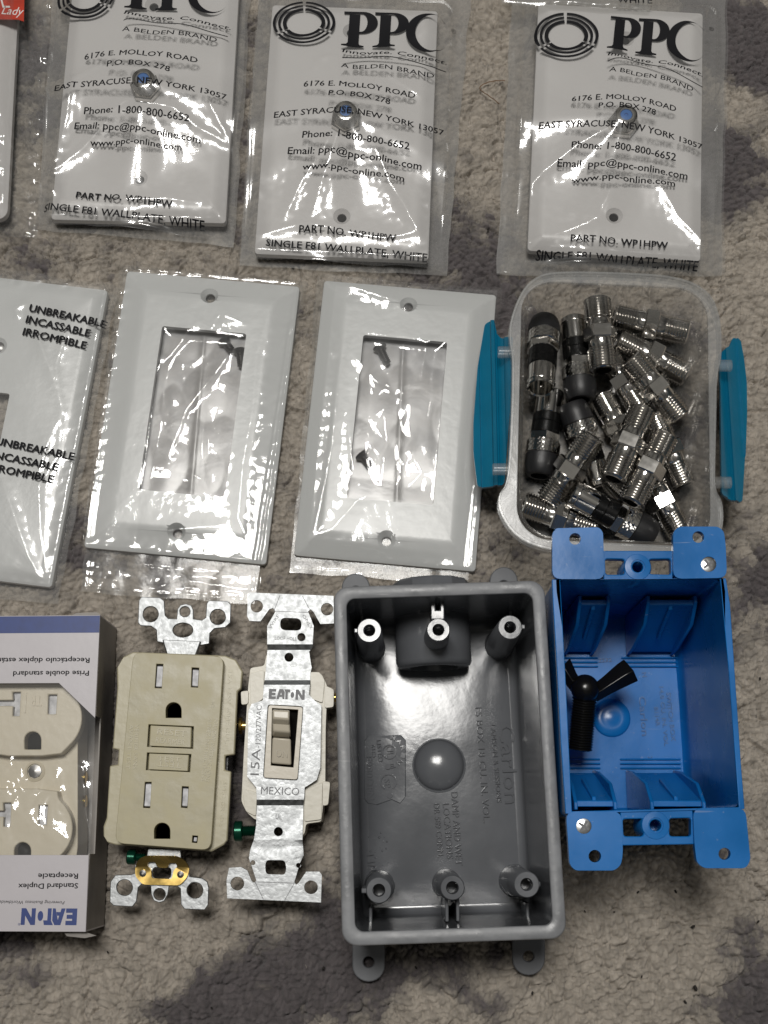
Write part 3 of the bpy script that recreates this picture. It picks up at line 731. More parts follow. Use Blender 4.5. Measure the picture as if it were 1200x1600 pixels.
card = obj('header_card', mb, M['red'], tp, label='red card with white script')
mb = MB(); ptext(mb, "Lady", (2, 22), (34, 24), 15, 13.8, ital=.25, eps=.06); ptext(mb, "L", (4, 12), (16, 12), 26, 13.8, ital=-.3, eps=.06)
obj('lettering', mb, M['whiteink'], card, smooth=None, recalc=False)

# ---- second row
# toggle plate in the UNBREAKABLE bag
pu = [(-134, 410), (168, 462), (77, 919), (-228, 884)]
TU = fit(79, 122, 2, pu)
hx, hy = TU.inv(*at(-3, 540, 6)); ox, oy = TU.inv(*at(-16, 660, 6))
tp = thing('toggle_plate', 'pale grey-white switch plate cut by the picture edge, with a screw hole', 'wall plate', TU(0, 0))
obj('plate_body', plate_mesh(79, 122, TU, 0, 4.5, 6, (11, 25, ox, oy), [(hx, hy), (ox - (hx - ox), oy - (hy - oy))], edge=3.5, r=1.5), M['white'], tp, smooth=20)
mb = MB(); X, Y = TU(hx, hy); mb.lathe((X, Y, 3.2), (0, 0, 1), [(3.2, 0), (3.2, .6), (2.2, 1.4), (.1, 1.6)], 18); obj('screw', mb, M['steel'], tp)
fl = Film([(-160, 395), (186, 452), (93, 945), (-250, 905)], TU, 79, 122, 6.6, seed=606, slack=.22, crinkle=.12, edge_cr=.5, fall=7,
    creases=[([(42, 478), (60, 530), (78, 580), (97, 643)], 1.0, 1.5), ([(86, 478), (104, 510), (88, 570), (97, 640)], .9, 1.4), ([(97, 643), (75, 690), (60, 740), (65, 830)], 1.0, 1.5), ([(97, 640), (92, 710), (62, 760), (62, 830), (73, 900)], .8, 1.3),
     ([(0, 745), (20, 800), (45, 870), (62, 900)], 1.1, 1.8), ([(30, 500), (24, 485), (42, 470)], .8, 1.5), ([(172, 470), (160, 560), (150, 610)], 1.2, 1.8), ([(0, 870), (30, 888), (70, 905)], .6, 1.3)])
ob = fl.build('plastic_bag', M['film'], 'clear bag printed UNBREAKABLE over the cut-off plate', 'plastic bag')
printing(fl, ob, [("UNBREAKABLE", (45, 486), (163, 511), 12.5, dict(fat=.05)), ("INCASSABLE", (40, 504), (139, 526), 12.5, dict(fat=.05)), ("IRROMPIBLE", (35, 523), (133, 545), 12.5, dict(fat=.05)),
                  ("UNBREAKABLE", (-8, 694), (114, 719), 12.5, dict(fat=.05)), ("INCASSABLE", (-13, 715), (89, 736), 12.5, dict(fat=.05)), ("IRROMPIBLE", (-19, 734), (82, 755), 12.5, dict(fat=.05))], None, 7)

def small_screw(p0, p1, z, label):
    a, b = Vector((*at(*p0, z), z)), Vector((*at(*p1, z), z)); d = (b - a); L = d.length
    t = thing('mounting_screw', label, 'screw', (a.x, a.y, z - 1.5), 'screws inside the plate bags')
    prof = [(.3, 0), (2.6, .3), (2.9, .9), (1.7, 2.2)]
    k = 2.3
    while k < L - .6: prof += [(1.75, k), (1.3, k + .4)]; k += .8
    prof += [(.4, L)]
    mb = MB(); mb.lathe(a, d, prof, 14); obj('threaded_shank', mb, M['steel'], t)

def decora(px, quad, creases, seed, plabel, blabel, screws, tilt):
    T = fit(69.9, 114.3, 1.5, px)
    t = thing('wall_plate', plabel, 'wall plate', T(0, 0), 'white rocker plates in clear bags')
    obj('plate_body', plate_mesh(69.9, 114.3, T, 0, 9.5, 6.2, (33.4, 67), [(0, 48.4), (0, -48.4)], edge=2.2, r=1.4, wall=2.6), M['white'], t, smooth=30, wn=True)
    # hazy pouch of folded film behind the opening
    pts = [T(x, y) for x, y in ((-22, 38), (22, 38), (22, -38), (-22, -38))]
    U, V = np.meshgrid(np.linspace(0, 1, 70), np.linspace(0, 1, 120))
    lx = -22 + 44 * U; ly = -38 + 76 * V
    zz = .9 + .6 * np.abs(perlin(lx / 14, ly / 24, seed + 60)) + .5 * np.exp(-np.abs(lx - 1 + .05 * ly) / .8)
    X, Y = T(lx, ly)
    grid_obj('screw_pouch', X, Y, zz, M['pouch'], base=T(0, 0), label=blabel.replace('clear bag', 'hazy folded pouch').replace('over', 'inside'), category='pouch', group='hazy pouches behind the plate openings')
    fl = Film(quad, T, 69.9, 114.3, 6.7, seed=seed, creases=creases, slack=.16, crinkle=.08, edge_cr=.5, fall=4, hollow=(33, 66, .9, .55), tilt=tilt)
    ob = fl.build('plastic_bag', M['film_crisp'], blabel, 'plastic bag', 'clear bags over the rocker plates', step=.6)
    for p0, p1, lb in screws: small_screw(p0, p1, 3.4, lb)
decora([(198, 424), (469, 449), (416, 884), (132, 855)], [(186, 416), (480, 440), (402, 944), (126, 925)],
    [([(260, 470), (330, 515), (345, 490), (380, 505)], .9, 2.2), ([(300, 510), (255, 570)], .9, 2.4), ([(425, 470), (400, 560), (395, 640), (380, 720), (372, 810), (385, 840)], 1.0, 1.8), ([(370, 535), (330, 590), (290, 640), (260, 720)], .9, 2.2),
     ([(320, 620), (315, 700), (322, 780)], .7, 1.5), ([(270, 730), (300, 740), (330, 760)], .9, 2.4), ([(215, 825), (260, 830), (350, 820)], .8, 2.4), ([(140, 895), (230, 915), (300, 905), (400, 920)], .9, 1.6), ([(150, 870), (250, 885), (395, 892)], .8, 1.6), ([(330, 470), (345, 495), (330, 505)], .9, 1.8)],
    707, 'white rocker plate under heavily glaring film, beside the UNBREAKABLE bag', 'clear bag over the rocker plate with the brightest glare',
    [((348, 530), (362, 548), 'dark screw in the upper opening of the glaring rocker plate'), ((374, 545), (378, 575), 'dark screw by the right edge inside the glaring rocker plate')], (0, 0))
decora([(506, 440), (776, 461), (743, 895), (459, 867)], [(497, 434), (785, 452), (738, 912), (452, 893)],
    [([(540, 450), (580, 465), (650, 482)], .9, 2.4), ([(545, 500), (530, 600), (520, 700), (500, 800), (490, 845)], .9, 1.8), ([(495, 840), (520, 830), (560, 785), (600, 770)], .8, 1.8), ([(555, 560), (590, 600), (620, 610)], .9, 1.8), ([(580, 660), (600, 640), (605, 700), (595, 760)], .9, 1.8),
     ([(545, 650), (550, 720), (570, 780)], .9, 1.6), ([(640, 700), (660, 740), (640, 760)], .8, 2.), ([(660, 600), (665, 540), (690, 530)], .7, 1.6), ([(465, 885), (560, 893), (640, 890)], .8, 1.6), ([(505, 500), (480, 640), (470, 760)], .5, 1.6)],
    808, 'white rocker plate between the glaring plate and the teal latch', 'clear bag over the rocker plate beside the teal latch',
    [((592, 540), (606, 570), 'dark screw high in the opening of the plate by the teal latch'), ((563, 708), (582, 732), 'dark screw low in the opening of the plate by the teal latch')], (-.06, .01))

# ================================================================== CONNECTOR BOX
ZR = 40.0
TC = fit(62, 89, ZR, [(823, 441), (1104, 446), (1099, 851), (812, 847)])
cb = thing('storage_box', 'small clear plastic box with teal clip latches, full of connectors', 'storage box', TC(0, 0))
inner = lambda ins, z: ring3([TC(x, y) for x, y in rr(62, 89, 11, ins, 8)], z)
mb = MB()
mb.loft([inner(0, ZR), inner(1.2, ZR - 3), inner(2.6, 8), inner(3.4, 4), inner(5.5, 1.6), inner(9, 1.2)], False, True)
mb.loft([inner(-1.3, ZR - 1.2), inner(.1, ZR - 4), inner(1.4, 8), inner(2.4, 3), inner(4.5, .2), inner(9, 0)], False, True)
obj('tub', mb, M['clear'], cb, smooth=50)
out = chaikin(P([(870, 424), (960, 425), (1060, 431), (1110, 455), (1127, 500), (1128, 560), (1120, 585), (1119, 660), (1117, 740), (1118, 768), (1130, 785), (1130, 830), (1110, 862), (1070, 869), (960, 866), (860, 862), (806, 842), (778, 800), (778, 772), (792, 757), (797, 690), (801, 560), (795, 535), (796, 500), (815, 452), (840, 430)], ZR), 2)
inn = [TC(x, y) for x, y in rr(62, 89, 11, -.4, 8)]
mb = MB(); mb.prism([out, inn], ZR - 1.6, ZR)
obj('rim', mb, M['clear_rim'], cb, bev=.4)
mb = MB(); o2 = [TC(*(TC.inv(np.float64(x), np.float64(y)))) for x, y in out]
def off(pts, d):
    c = (sum(p[0] for p in pts) / len(pts), sum(p[1] for p in pts) / len(pts)); r = []
    for x, y in pts:
        L = math.hypot(x - c[0], y - c[1]); r.append((x + (x - c[0]) / L * d, y + (y - c[1]) / L * d))
    return r
mb.prism([out, off(out, -1.1)], ZR - 5, ZR + .6); obj('rim_lip', mb, M['clear_rim'], cb, bev=.3)
mb = MB()
for px, py in ((791, 549), (783, 732), (1131, 570), (1130, 753)):
    x, y = at(px, py, 37); mb = MB(); mb.cyl((x - 3, y, 36), (x + 3, y, 36), 2.2, 2.2, 14); obj('hinge_pin', mb, M['clear_rim'], cb, bev=.3)
for pts, sgn in ((Z([(1018, 230), (1060, 232), (1066, 285), (1090, 330), (1137, 340), (1128, 640), (1105, 1012), (985, 1000), (966, 830), (966, 690), (985, 430)], 3, 420, 420, 30), 1),
                 (P([(1152, 518), (1165, 519), (1171, 547), (1176, 585), (1176, 635), (1172, 710), (1166, 777), (1159, 781), (1121, 779), (1124, 552), (1144, 535), (1148, 525)], 30), -1)):
    pts = roundpoly(pts, 1.6, 4)
    xs = [p[0] for p in pts]; xi = max(xs) if sgn > 0 else min(xs); xo = min(xs) if sgn > 0 else max(xs)
    W = abs(xi - xo)
    # bent profile: rises towards the hinge, ridge and groove along the length
    def prof(x, y, xi=xi, W=W):
        t = abs(x - xi) / W
        return 30 + 6 * (1 - t) ** 2 - 9 * t + (1.2 if .42 < t < .52 else 0) + (-1.0 if .2 < t < .36 else 0) + (1.0 if t > .82 else 0)
    mb = MB(); mb.prism([pts], 20, 22)
    bm = mb.bm
    for k in (.1, .19, .21, .35, .37, .41, .43, .51, .53, .65, .8, .83, .92):
        X = xi - sgn * W * k
        bmesh.ops.bisect_plane(bm, geom=bm.verts[:] + bm.edges[:] + bm.faces[:], plane_co=(X, 0, 0), plane_no=(1, 0, 0))
    for v in bm.verts: v.co.z = prof(v.co.x, v.co.y) + (v.co.z - 22) * 1.0
    obj('latch', mb, M['teal'], cb, smooth=25, label='teal clip latch on the side toward the rocker plates' if sgn > 0 else 'teal clip latch on the side toward the bare carpet')

# connectors: built once along +X, copied
def hexring(x, r): return [(x, r * math.cos(i * math.pi / 3 + math.pi / 6), r * math.sin(i * math.pi / 3 + math.pi / 6)) for i in range(6)]
LAB = {}
def make_coupler():
    t = thing('coax_coupler', '', 'connector', (0, 0, 0), 'threaded coax couplers in the clear box')
    L = 13.4
    for s_ in (-1, 1):
        prof = [(2.6, 8.5), (2.6, L - .1), (3.9, L), (4.35, L - .5)]
        k = L - .6
        while k > 5.2: prof += [(4.75, k), (4.75, k - .16), (4.1, k - .55)]; k -= 1.0
        prof += [(4.3, 5.0), (4.3, 2.2)]
        mb = MB(); mb.lathe((0, 0, 0), (s_, 0, 0), prof, 26, True, False); obj('threaded_barrel', mb, M['nickel'], t, smooth=40)
        mb = MB(); mb.lathe((0, 0, 0), (s_, 0, 0), [(2.55, 11.6), (.6, 11.7), (.55, 11.2)], 16); obj('insulator', mb, M['dark'], t)
    mb = MB(); mb.loft([hexring(-2.5, 5.3), hexring(-2.1, 5.75), hexring(2.1, 5.75), hexring(2.5, 5.3)]); obj('hex_nut', mb, M['nickel'], t, smooth=15)
    return t
def make_compression():
    t = thing('compression_connector', '', 'connector', (0, 0, 0), 'compression connectors with black ends')
    mb = MB(); mb.lathe((-15.5, 0, 0), (1, 0, 0), [(3.9, 7), (3.9, .4), (4.4, 0), (4.75, .4), (4.75, 8.6), (4.4, 9.0)], 28, True, True)
    mb.lathe((-15.5, 0, 0), (1, 0, 0), [(4.78, 1.6), (4.9, 1.8), (4.9, 2.2), (4.78, 2.4)], 28, False, False)
    obj('nickel_sleeve', mb, M['nickel'], t, smooth=40)
    mb = MB(); mb.lathe((-15.5, 0, 0), (1, 0, 0), [(.5, 4), (.5, 1.2), (.2, .7)], 10); obj('centre_pin', mb, M['nickel'], t)
    mb = MB(); mb.lathe((-15.5, 0, 0), (1, 0, 0), [(4.5, 8.8), (4.95, 9.2), (4.95, 12), (4.75, 12.2), (4.95, 12.4), (4.95, 16), (4.5, 16.4)], 28); obj('black_band', mb, M['black'], t)
    mb = MB(); mb.loft([hexring(.6, 5.1), hexring(.9, 5.6), hexring(3.2, 5.6), hexring(3.6, 5.2)]); obj('hex_nut', mb, M['nickel'], t, smooth=15)
    mb = MB()
    N = 84
    mb.lathe((3.4, 0, 0), (1, 0, 0), [(5.2, 0)] + [(5.7, .3 + i * .31) for i in range(15)] + [(5.2, 5.0)], N,
             rfun=lambda a, d: .2 * (abs(math.sin(a * 14 + d * 1.9)) * abs(math.sin(a * 14 - d * 1.9))) if .2 < d < 4.8 else 0)
    obj('knurled_ring', mb, M['nickel'], t, smooth=30)
    mb = MB(); mb.lathe((8.2, 0, 0), (1, 0, 0), [(5.3, 0), (5.7, .4), (5.6, 3.6), (4.9, 6.6), (4.2, 7.5), (2.9, 7.6), (2.9, 4)], 28); obj('rubber_end', mb, M['rubber'], t, smooth=40)
    return t
proto_c, proto_d = make_coupler(), make_compression()
used = set()
def place(proto, p0, z0, p1, z1, roll, label, L):
    a, b = Vector((*at(*p0, z0), z0)), Vector((*at(*p1, z1), z1))
    if proto.name in used:
        o = proto.copy(); COL.objects.link(o)
        for ch in list(proto.children):
            c = ch.copy(); COL.objects.link(c); c.parent = o
    else: o = proto; used.add(proto.name)
    d = b - a; X = d.normalized(); Zv = Vector((0, 0, 1)); Zv = (Zv - X * Zv.dot(X)).normalized(); Yv = Zv.cross(X)
    R = Matrix((X, Yv, Zv)).transposed() @ Matrix.Rotation(math.radians(roll), 3, 'X')
    k = min(1.12, max(.92, d.length / L))
    o.location = (a + b) / 2 * S; o.rotation_euler = R.to_euler(); o.scale = (k, k, k)
    o['label'] = label
LC, LD = 26.8, 31.5
zz_ = dict(lo=7.5, md=16, hi=24.5)
for p0, z0, p1, z1, roll, lab in (
    ((932.5, 464), 19, (943.5, 584), 21, 30, 'nickel coupler standing lengthwise at the head of the heap, next to the black-banded pair'),
    ((955, 493), 8, (1077, 521), 8, 20, 'nickel coupler lying crosswise alone in the upper right corner of the clear box'),
    ((963, 530), 9, (1077, 588), 8, 8, 'nickel coupler just below the topmost crosswise one'),
    ((985, 559), 17, (1062, 653), 12, 32, 'dull coupler slanting over the second crosswise coupler'),
    ((945, 548), 10, (1003, 643), 9, 5, 'coupler with a bright hex half hidden under the lengthwise coupler'),
    ((1006, 637), 24, (957, 751), 24, 39, 'coupler lying on top in the middle of the heap'),
    ((938, 617), 9, (992, 715), 8, 20, 'coupler mostly buried behind the central top one'),
    ((1041, 676), 22.5, (983, 790), 22.5, 39, 'top coupler with a brightly lit hex, right of the central one'),
    ((1020, 648), 9, (1069, 760), 8, 15, 'coupler passing under the one with the brightly lit hex'),
    ((928, 680), 22, (856, 784), 10, 30, 'dark coupler leaning down toward the lower left of the heap'),
    ((1009, 733), 10, (1065, 836), 10, 39, 'coupler with a white glinting hex next to the blue ear'),
    ((817, 788), 9, (932, 826), 8, 12, 'coupler in the lower left corner under the blue box ear'),
    ((908, 700), 8, (975, 775), 7, 25, 'coupler hardly seen at the bottom of the heap')):
    place(proto_c, p0, z0, p1, z1, roll, lab, LC)
for p0, z0, p1, z1, roll, lab in (
    ((844, 622), 24, (852, 487), 9, 10, 'black-banded connector with its open end toward the viewer, upper left corner'),
    ((896, 490), 9, (909, 634), 13, 30, 'black-banded connector beside the lengthwise coupler, rubber end down'),
    ((861, 608), 7.5, (842, 747), 9, 0, 'black-banded connector under the open-ended one, along the left side'),
    ((938, 760), 7, (893, 629), 12, 20, 'connector with only its rubber end and knurled ring showing'),
    ((888, 767), 16, (1027, 841), 12, 15, 'black-banded connector lying crosswise near the blue ears')):
    place(proto_d, p0, z0, p1, z1, roll, lab, LD)

# ================================================================== CARTON WITH RECEPTACLE
ZC = 30.0
tr_, brc = at(156.5, 961, ZC), at(134, 1456, ZC)
ct = thing('receptacle_carton', 'open-windowed white and blue carton with upside-down print, holding an outlet', 'carton', at(45, 1210))
XL = at(-48, 1210, ZC)[0]
mb = MB()
top = P([(-70, 963), (156.5, 961), (148.5, 1122), (92, 1067.5), (-62, 1068)], ZC)
mb.prism([top], ZC - .5, ZC); obj('front_panel', mb, M['card'], ct, bev=.12); mb = MB()
bot = P([(-60, 1336), (138.8, 1336), (134, 1456), (-68, 1455)], ZC)
mb.prism([bot], ZC - .5, ZC)
obj('front_panel', mb, M['card'], ct, bev=.12)
mb = MB()
def wall(p, q, z0, z1, th=.5):
    p, q = Vector((*p, 0)), Vector((*q, 0)); n_ = Vector(((q - p).y, -(q - p).x, 0)).normalized() * th
    mb.prism([[(p.x, p.y), (q.x, q.y), (q.x - n_.x, q.y - n_.y), (p.x - n_.x, p.y - n_.y)]], z0, z1)
lerp = lambda a, b, t: (a[0] * (1 - t) + b[0] * t, a[1] * (1 - t) + b[1] * t)
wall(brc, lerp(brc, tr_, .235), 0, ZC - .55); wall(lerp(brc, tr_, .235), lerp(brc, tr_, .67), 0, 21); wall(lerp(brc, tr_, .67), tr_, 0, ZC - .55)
obj('side_panel', mb, M['cardside'], ct, label='carton side with its shade painted in grey')
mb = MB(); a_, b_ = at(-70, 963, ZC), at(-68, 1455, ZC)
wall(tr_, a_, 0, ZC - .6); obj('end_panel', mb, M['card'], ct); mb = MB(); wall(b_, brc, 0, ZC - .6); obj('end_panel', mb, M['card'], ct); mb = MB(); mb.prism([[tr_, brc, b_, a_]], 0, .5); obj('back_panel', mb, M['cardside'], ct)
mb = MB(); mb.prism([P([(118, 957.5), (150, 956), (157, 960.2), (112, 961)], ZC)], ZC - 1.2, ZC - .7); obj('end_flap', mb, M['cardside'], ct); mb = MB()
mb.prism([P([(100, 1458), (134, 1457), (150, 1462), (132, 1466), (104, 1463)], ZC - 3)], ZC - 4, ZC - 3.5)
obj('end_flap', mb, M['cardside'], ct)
mb = MB(); mb.prism([P([(-70, 964), (156.2, 962), (155, 988.5), (-70, 990)], ZC)], ZC + .02, ZC + .06); obj('blue_band', mb, M['blueink'], ct, smooth=None)
eachtext('lettering', M['ink'], ct, [("Receptáculo dúplex estándar", (140, 1028), (-23, 1028), 8.2, ZC), ("Prise double standard", (139, 1048), (21, 1049), 8.2, ZC), ("Receptacle", (122, 1365), (60, 1365), 8.2, ZC),
    ("Standard Duplex", (122, 1380), (29, 1381), 8.2, ZC), ("Powering Business Worldwide", (101, 1408), (-1, 1407), 5.2, ZC, dict(ital=.2, fat=0))], eps=.05, fat=.035)
def eaton(mb, p0, p1, cap_mm, z, h=.05):
    """heavy block wordmark with a dot for the O"""
    a, b = np.array(p0), np.array(p1); L = np.linalg.norm(b - a); ux = (b - a) / L; uy = np.array([-ux[1], ux[0]])
    q = lambda pts: [tuple(a + ux * x * L / 5 + uy * y * cap_mm) for x, y in pts]
    mb.prism([q([(0, 0), (1.0, 0), (1.0, .26), (.42, .26), (.42, .38), (.92, .38), (.92, .62), (.42, .62), (.42, .74), (1.0, .74), (1.0, 1), (0, 1)])], z, z + h)
    mb.prism([q([(1.06, 0), (1.42, 0), (1.50, .22), (1.86, .22), (1.78, .44), (1.60, .44), (1.70, .70), (1.95, 0), (2.2, 0), (2.2, .72), (1.98, 1), (1.44, 1)])], z, z + h)
    mb.prism([q([(2.30, 0), (2.64, 0), (2.64, .72), (3.0, .72), (2.92, 1), (2.1, 1), (2.30, .74)])], z, z + h)
    mb.prism([q(circ(3.28, .46, .25, 18, .3))], z, z + h)
    mb.prism([q([(3.72, 0), (4.08, 0), (4.08, .56), (4.6, 0), (5, 0), (5, 1), (4.64, 1), (4.64, .44), (4.12, 1), (3.72, 1)])], z, z + h)
mb = MB(); eaton(mb, at(121, 1419.5, ZC), at(34, 1419, ZC), 5.4, ZC + .02); ptext(mb, "®", (32, 1442), (28, 1442), 4, ZC, eps=.06)
obj('blue_wordmark', mb, M['blueink'], ct, smooth=None)
# window film, slack inside the carton
q = [np.array(at(x, y, ZC - 1)) for x, y in ((-66, 1060), (151, 1060), (141, 1342), (-64, 1342))]
U, V = np.meshgrid(np.linspace(0, 1, 110), np.linspace(0, 1, 150))
X = (1 - V) * ((1 - U) * q[3][0] + U * q[2][0]) + V * ((1 - U) * q[0][0] + U * q[1][0]); Y = (1 - V) * ((1 - U) * q[3][1] + U * q[2][1]) + V * ((1 - U) * q[0][1] + U * q[1][1])
mask = np.sin(np.pi * np.clip(V, 0, 1)) * np.sin(np.pi * np.clip(U, .04, .96)); low = sstep(.62, .45, V)
zz = ZC - 1.1 - 1.4 * mask * low + low * mask * 2.2 * (np.abs(perlin(X / 9, Y / 13, 900)) + .4 * np.abs(perlin(X / 4, Y / 6, 901)))
def ridge(pts, a, wd):
    p = [np.array(at(*c, ZC)) for c in pts]; best = np.full(X.shape, 1e9)
    for i in range(len(p) - 1):
        v = p[i + 1] - p[i]; t = np.clip(((X - p[i][0]) * v[0] + (Y - p[i][1]) * v[1]) / (v @ v), 0, 1); best = np.minimum(best, np.hypot(X - p[i][0] - t * v[0], Y - p[i][1] - t * v[1]))
    return a * np.exp(-np.sqrt(best ** 2 + .05) / wd)
zz += low * (ridge([(15, 1185), (25, 1220), (45, 1255)], .8, 1.6) + ridge([(118, 1195), (116, 1250), (130, 1310)], .9, 1.5) + ridge([(0, 1200), (20, 1265), (110, 1320)], 1., 3.) + ridge([(50, 1250), (88, 1215), (92, 1235)], .8, 1.6) + ridge([(126, 1200), (132, 1300)], .8, 1.4))
grid_obj('window_film', X, Y, np.minimum(zz, ZC - .62), M['film_crisp'], parent=ct)

rc = thing('duplex_receptacle', 'almond duplex outlet lying behind the carton window', 'outlet', at(50, 1210))
ZF = 24.0
def px_poly(pts, z): return P(pts, z)
body = roundpoly(P([(-40, 1050), (112, 1050), (122, 1080), (122, 1330), (112, 1370), (-52, 1370)], 18), 3)
mb = MB(); mb.prism([body], 2.5, 18.5); obj('body', mb, M['almond'], rc, bev=.5)
mb = MB(); mb.prism([P([(122, 1180), (127, 1180), (126, 1280), (121, 1280)], 10)], 3, 9); obj('terminal', mb, M['brass'], rc, bev=.2)
for py in (1215, 1252): mb = MB(); mb.cyl((*at(126, py, 8), 7), (*at(134, py, 8), 7), 2.2, 2.2, 12); obj('terminal_screw', mb, M['brass'], rc, bev=.2)
def face(cy, gx):
    cx = 46 - (cy - 1125) * .085; k = 1.0
    outl = [(cx - 60, cy - 64), (cx + 58, cy - 64)]
    for i in range(9):
        a = math.radians(48 - i * 12); outl.append((cx + 18 + 68 * math.cos(a) - 4, cy - 62 * math.sin(a) - 2))
    outl += [(cx + 46, cy + 58), (cx - 60, cy + 58)]
    outl += [(cx - 82, cy + 40), (cx - 90, cy), (cx - 82, cy - 45)]
    o = chaikin(P(outl, ZF), 1)
    g = gx
    hole = P([(g - 13, cy + 48), (g - 13, cy + 33)] + [(g - 13 * math.cos(math.radians(i * 18)), cy + 33 - 13 * math.sin(math.radians(i * 18))) for i in range(1, 10)] + [(g + 13, cy + 33), (g + 13, cy + 48)], ZF)
    s1 = P([(cx + 29, cy - 38), (cx + 43, cy - 38), (cx + 41, cy - 7), (cx + 28, cy - 7)], ZF)
    s2 = P([(cx - 27, cy - 42), (cx - 14, cy - 42), (cx - 16, cy - 4), (cx - 27, cy - 4), (cx - 26, cy - 20), (cx - 52, cy - 20), (cx - 52, cy - 29), (cx - 26, cy - 29)], ZF)
    mb = MB(); mb.prism([o, hole, s1, s2], 18, ZF); f = obj('outlet_face', mb, M['almond'], rc, bev=.35)
    for q_ in (s1, s2): mb = MB(); mb.prism([off(q_, .2)], 18.6, 21.8); obj('slot_shutter', mb, M['contact'], f)
    mb = MB(); mb.prism([off(hole, -.05)], 18.55, 19.2); obj('ground_hole', mb, M['dark'], f)
    if cy < 1200:
        mb = MB(); ptext(mb, "TR", (cx + 20, cy - 36), (cx + 2, cy - 36), 17, ZF, eps=0., extr=.3); mb.prism([P([(cx - 7, cy - 40), (cx - 4, cy - 40), (cx - 6, cy - 9), (cx - 9, cy - 9)], ZF)], ZF - .2, ZF + .3); obj('embossed_mark', mb, M['almond'], f)
face(1123, 51); face(1296, 35)
mb = MB(); X_, Y_ = at(53, 1205, 20); mb.lathe((X_, Y_, 18), (0, 0, 1), [(3.6, 0), (3.6, .8), (2.7, 1.2), (2.6, .6)], 22, False, False); obj('screw_rim', mb, M['almond'], rc)
mb = MB(); mb.lathe((X_, Y_, 18.3), (0, 0, 1), [(2.5, 0), (2.4, .7), (.2, 1.1)], 8); obj('centre_screw', mb, M['steel'], rc, smooth=15)

# ================================================================== GFCI OUTLET
K, OX, OY = 3.02, 140, 910
g = lambda pts, z: Z(pts, K, OX, OY, z)
gf = thing('safety_outlet', 'scuffed tan outlet with test and reset buttons and metal mounting ears', 'outlet', at(265, 1175))
yk = g([(205, 328), (640, 345), (690, 365), (722, 420), (715, 500), (698, 515), (684, 812), (640, 818), (638, 885), (668, 892), (655, 1120), (650, 1215), (630, 1240), (575, 1270), (120, 1238), (85, 1228), (65, 1195), (65, 1150), (80, 1110), (95, 865), (133, 860), (137, 790), (108, 785), (130, 500), (128, 405), (160, 350)], 20)
mb = MB(); mb.prism([yk], 16.5, 20); obj('yoke_cover', mb, M['tan_light'], gf, bev=.45)
bb = roundpoly(g([(170, 360), (680, 380), (640, 1230), (110, 1200)], 16), 4)
mb = MB(); mb.prism([bb], 1.5, 16.4); obj('back_body', mb, M['black'], gf, bev=.8)
fo = roundpoly(g([(207, 330), (634, 350), (572, 1264), (120, 1230)], 24), 3.2, 5)
def dhole(cx, top, bot, wdt):
    r = wdt / 2; return [(cx - r, bot), (cx - r, top + r)] + [(cx - r * math.cos(math.radians(18 * i)), top + r - r * math.sin(math.radians(18 * i))) for i in range(1, 10)] + [(cx + r, top + r), (cx + r, bot)]
SL = [[(316, 385), (348, 386), (341, 500), (308, 499)], [(483, 402), (517, 404), (512, 497), (479, 495)], [(262, 942), (293, 942), (286, 1065), (253, 1064)], [(437, 962), (468, 964), (462, 1065), (432, 1063)]]
GH = [dhole(397, 566, 640, 74), dhole(343, 1134, 1210, 76)]
BT = [[(279, 670), (492, 680), (489, 785), (272, 776)], [(272, 803), (480, 811), (475, 895), (266, 886)]]
LED = [(486, 1194), (512, 1196), (508, 1230), (483, 1228)]
cuts = [g(p, 24) for p in SL + GH + BT + [LED]]
mb = MB(); mb.prism([fo] + cuts, 19.5, 24.4); face_o = obj('face', mb, M['tan'], gf, bev=.5, seg=3)
for p in SL: mb = MB(); mb.prism([off(g(p, 24), -.45)], 19.6, 23.0); obj('slot_contact', mb, M['contact'], face_o, bev=.3)
for p in GH: mb = MB(); mb.prism([off(g(p, 24), .1)], 19.6, 20.0); obj('ground_hole', mb, M['dark'], face_o)
for p, w1, w2 in ((BT[0], "RESET", "REARMER"), (BT[1], "TEST", "TEST")):
    q_ = off(g(p, 24), -.75)
    mb = MB(); mb.prism([q_], 19.6, 24.5); b = obj('push_button', mb, M['tan'], gf, bev=.3)
    mb = MB(); x0 = p[0][0]; y0 = p[0][1]; hgt = p[2][1] - p[0][1]
    a1, a2 = (x0 / K + OX + 12, y0 / K + OY), ((p[1][0]) / K + OX - 12, p[1][1] / K + OY)
    if w1 == "RESET":
        ptext(mb, w1, (a1[0] + 1, a1[1] + 15), (a2[0], a2[1] + 16), 9.5, 24.5, extr=.22, eps=0); ptext(mb, w2, (a1[0] - 1, a1[1] + 28), (a2[0] - 2, a2[1] + 29), 8.5, 24.5, extr=.22, eps=0)
    else:
        ptext(mb, w1, (a2[0] - 3, a2[1] + 13), (a1[0] + 5, a1[1] + 12), 9.5, 24.5, extr=.22, eps=0); ptext(mb, w2, (a1[0] + 4, a1[1] + 12), (a2[0] - 5, a2[1] + 12), 7, 24.5, extr=.22, eps=0)
    obj('embossed_word', mb, M['tan_light'], b, smooth=None)
mb = MB(); mb.prism([off(g(LED, 24), .1)], 19.6, 20.4); obj('lamp_hole', mb, M['dark'], face_o)
mb = MB(); mb.prism([g([(493, 1203), (506, 1204), (503, 1222), (490, 1221)], 24)], 20, 23.4); obj('indicator', mb, M['contact'], face_o)
G2 = lambda p: (p[0] / K + OX, p[1] / K + OY)
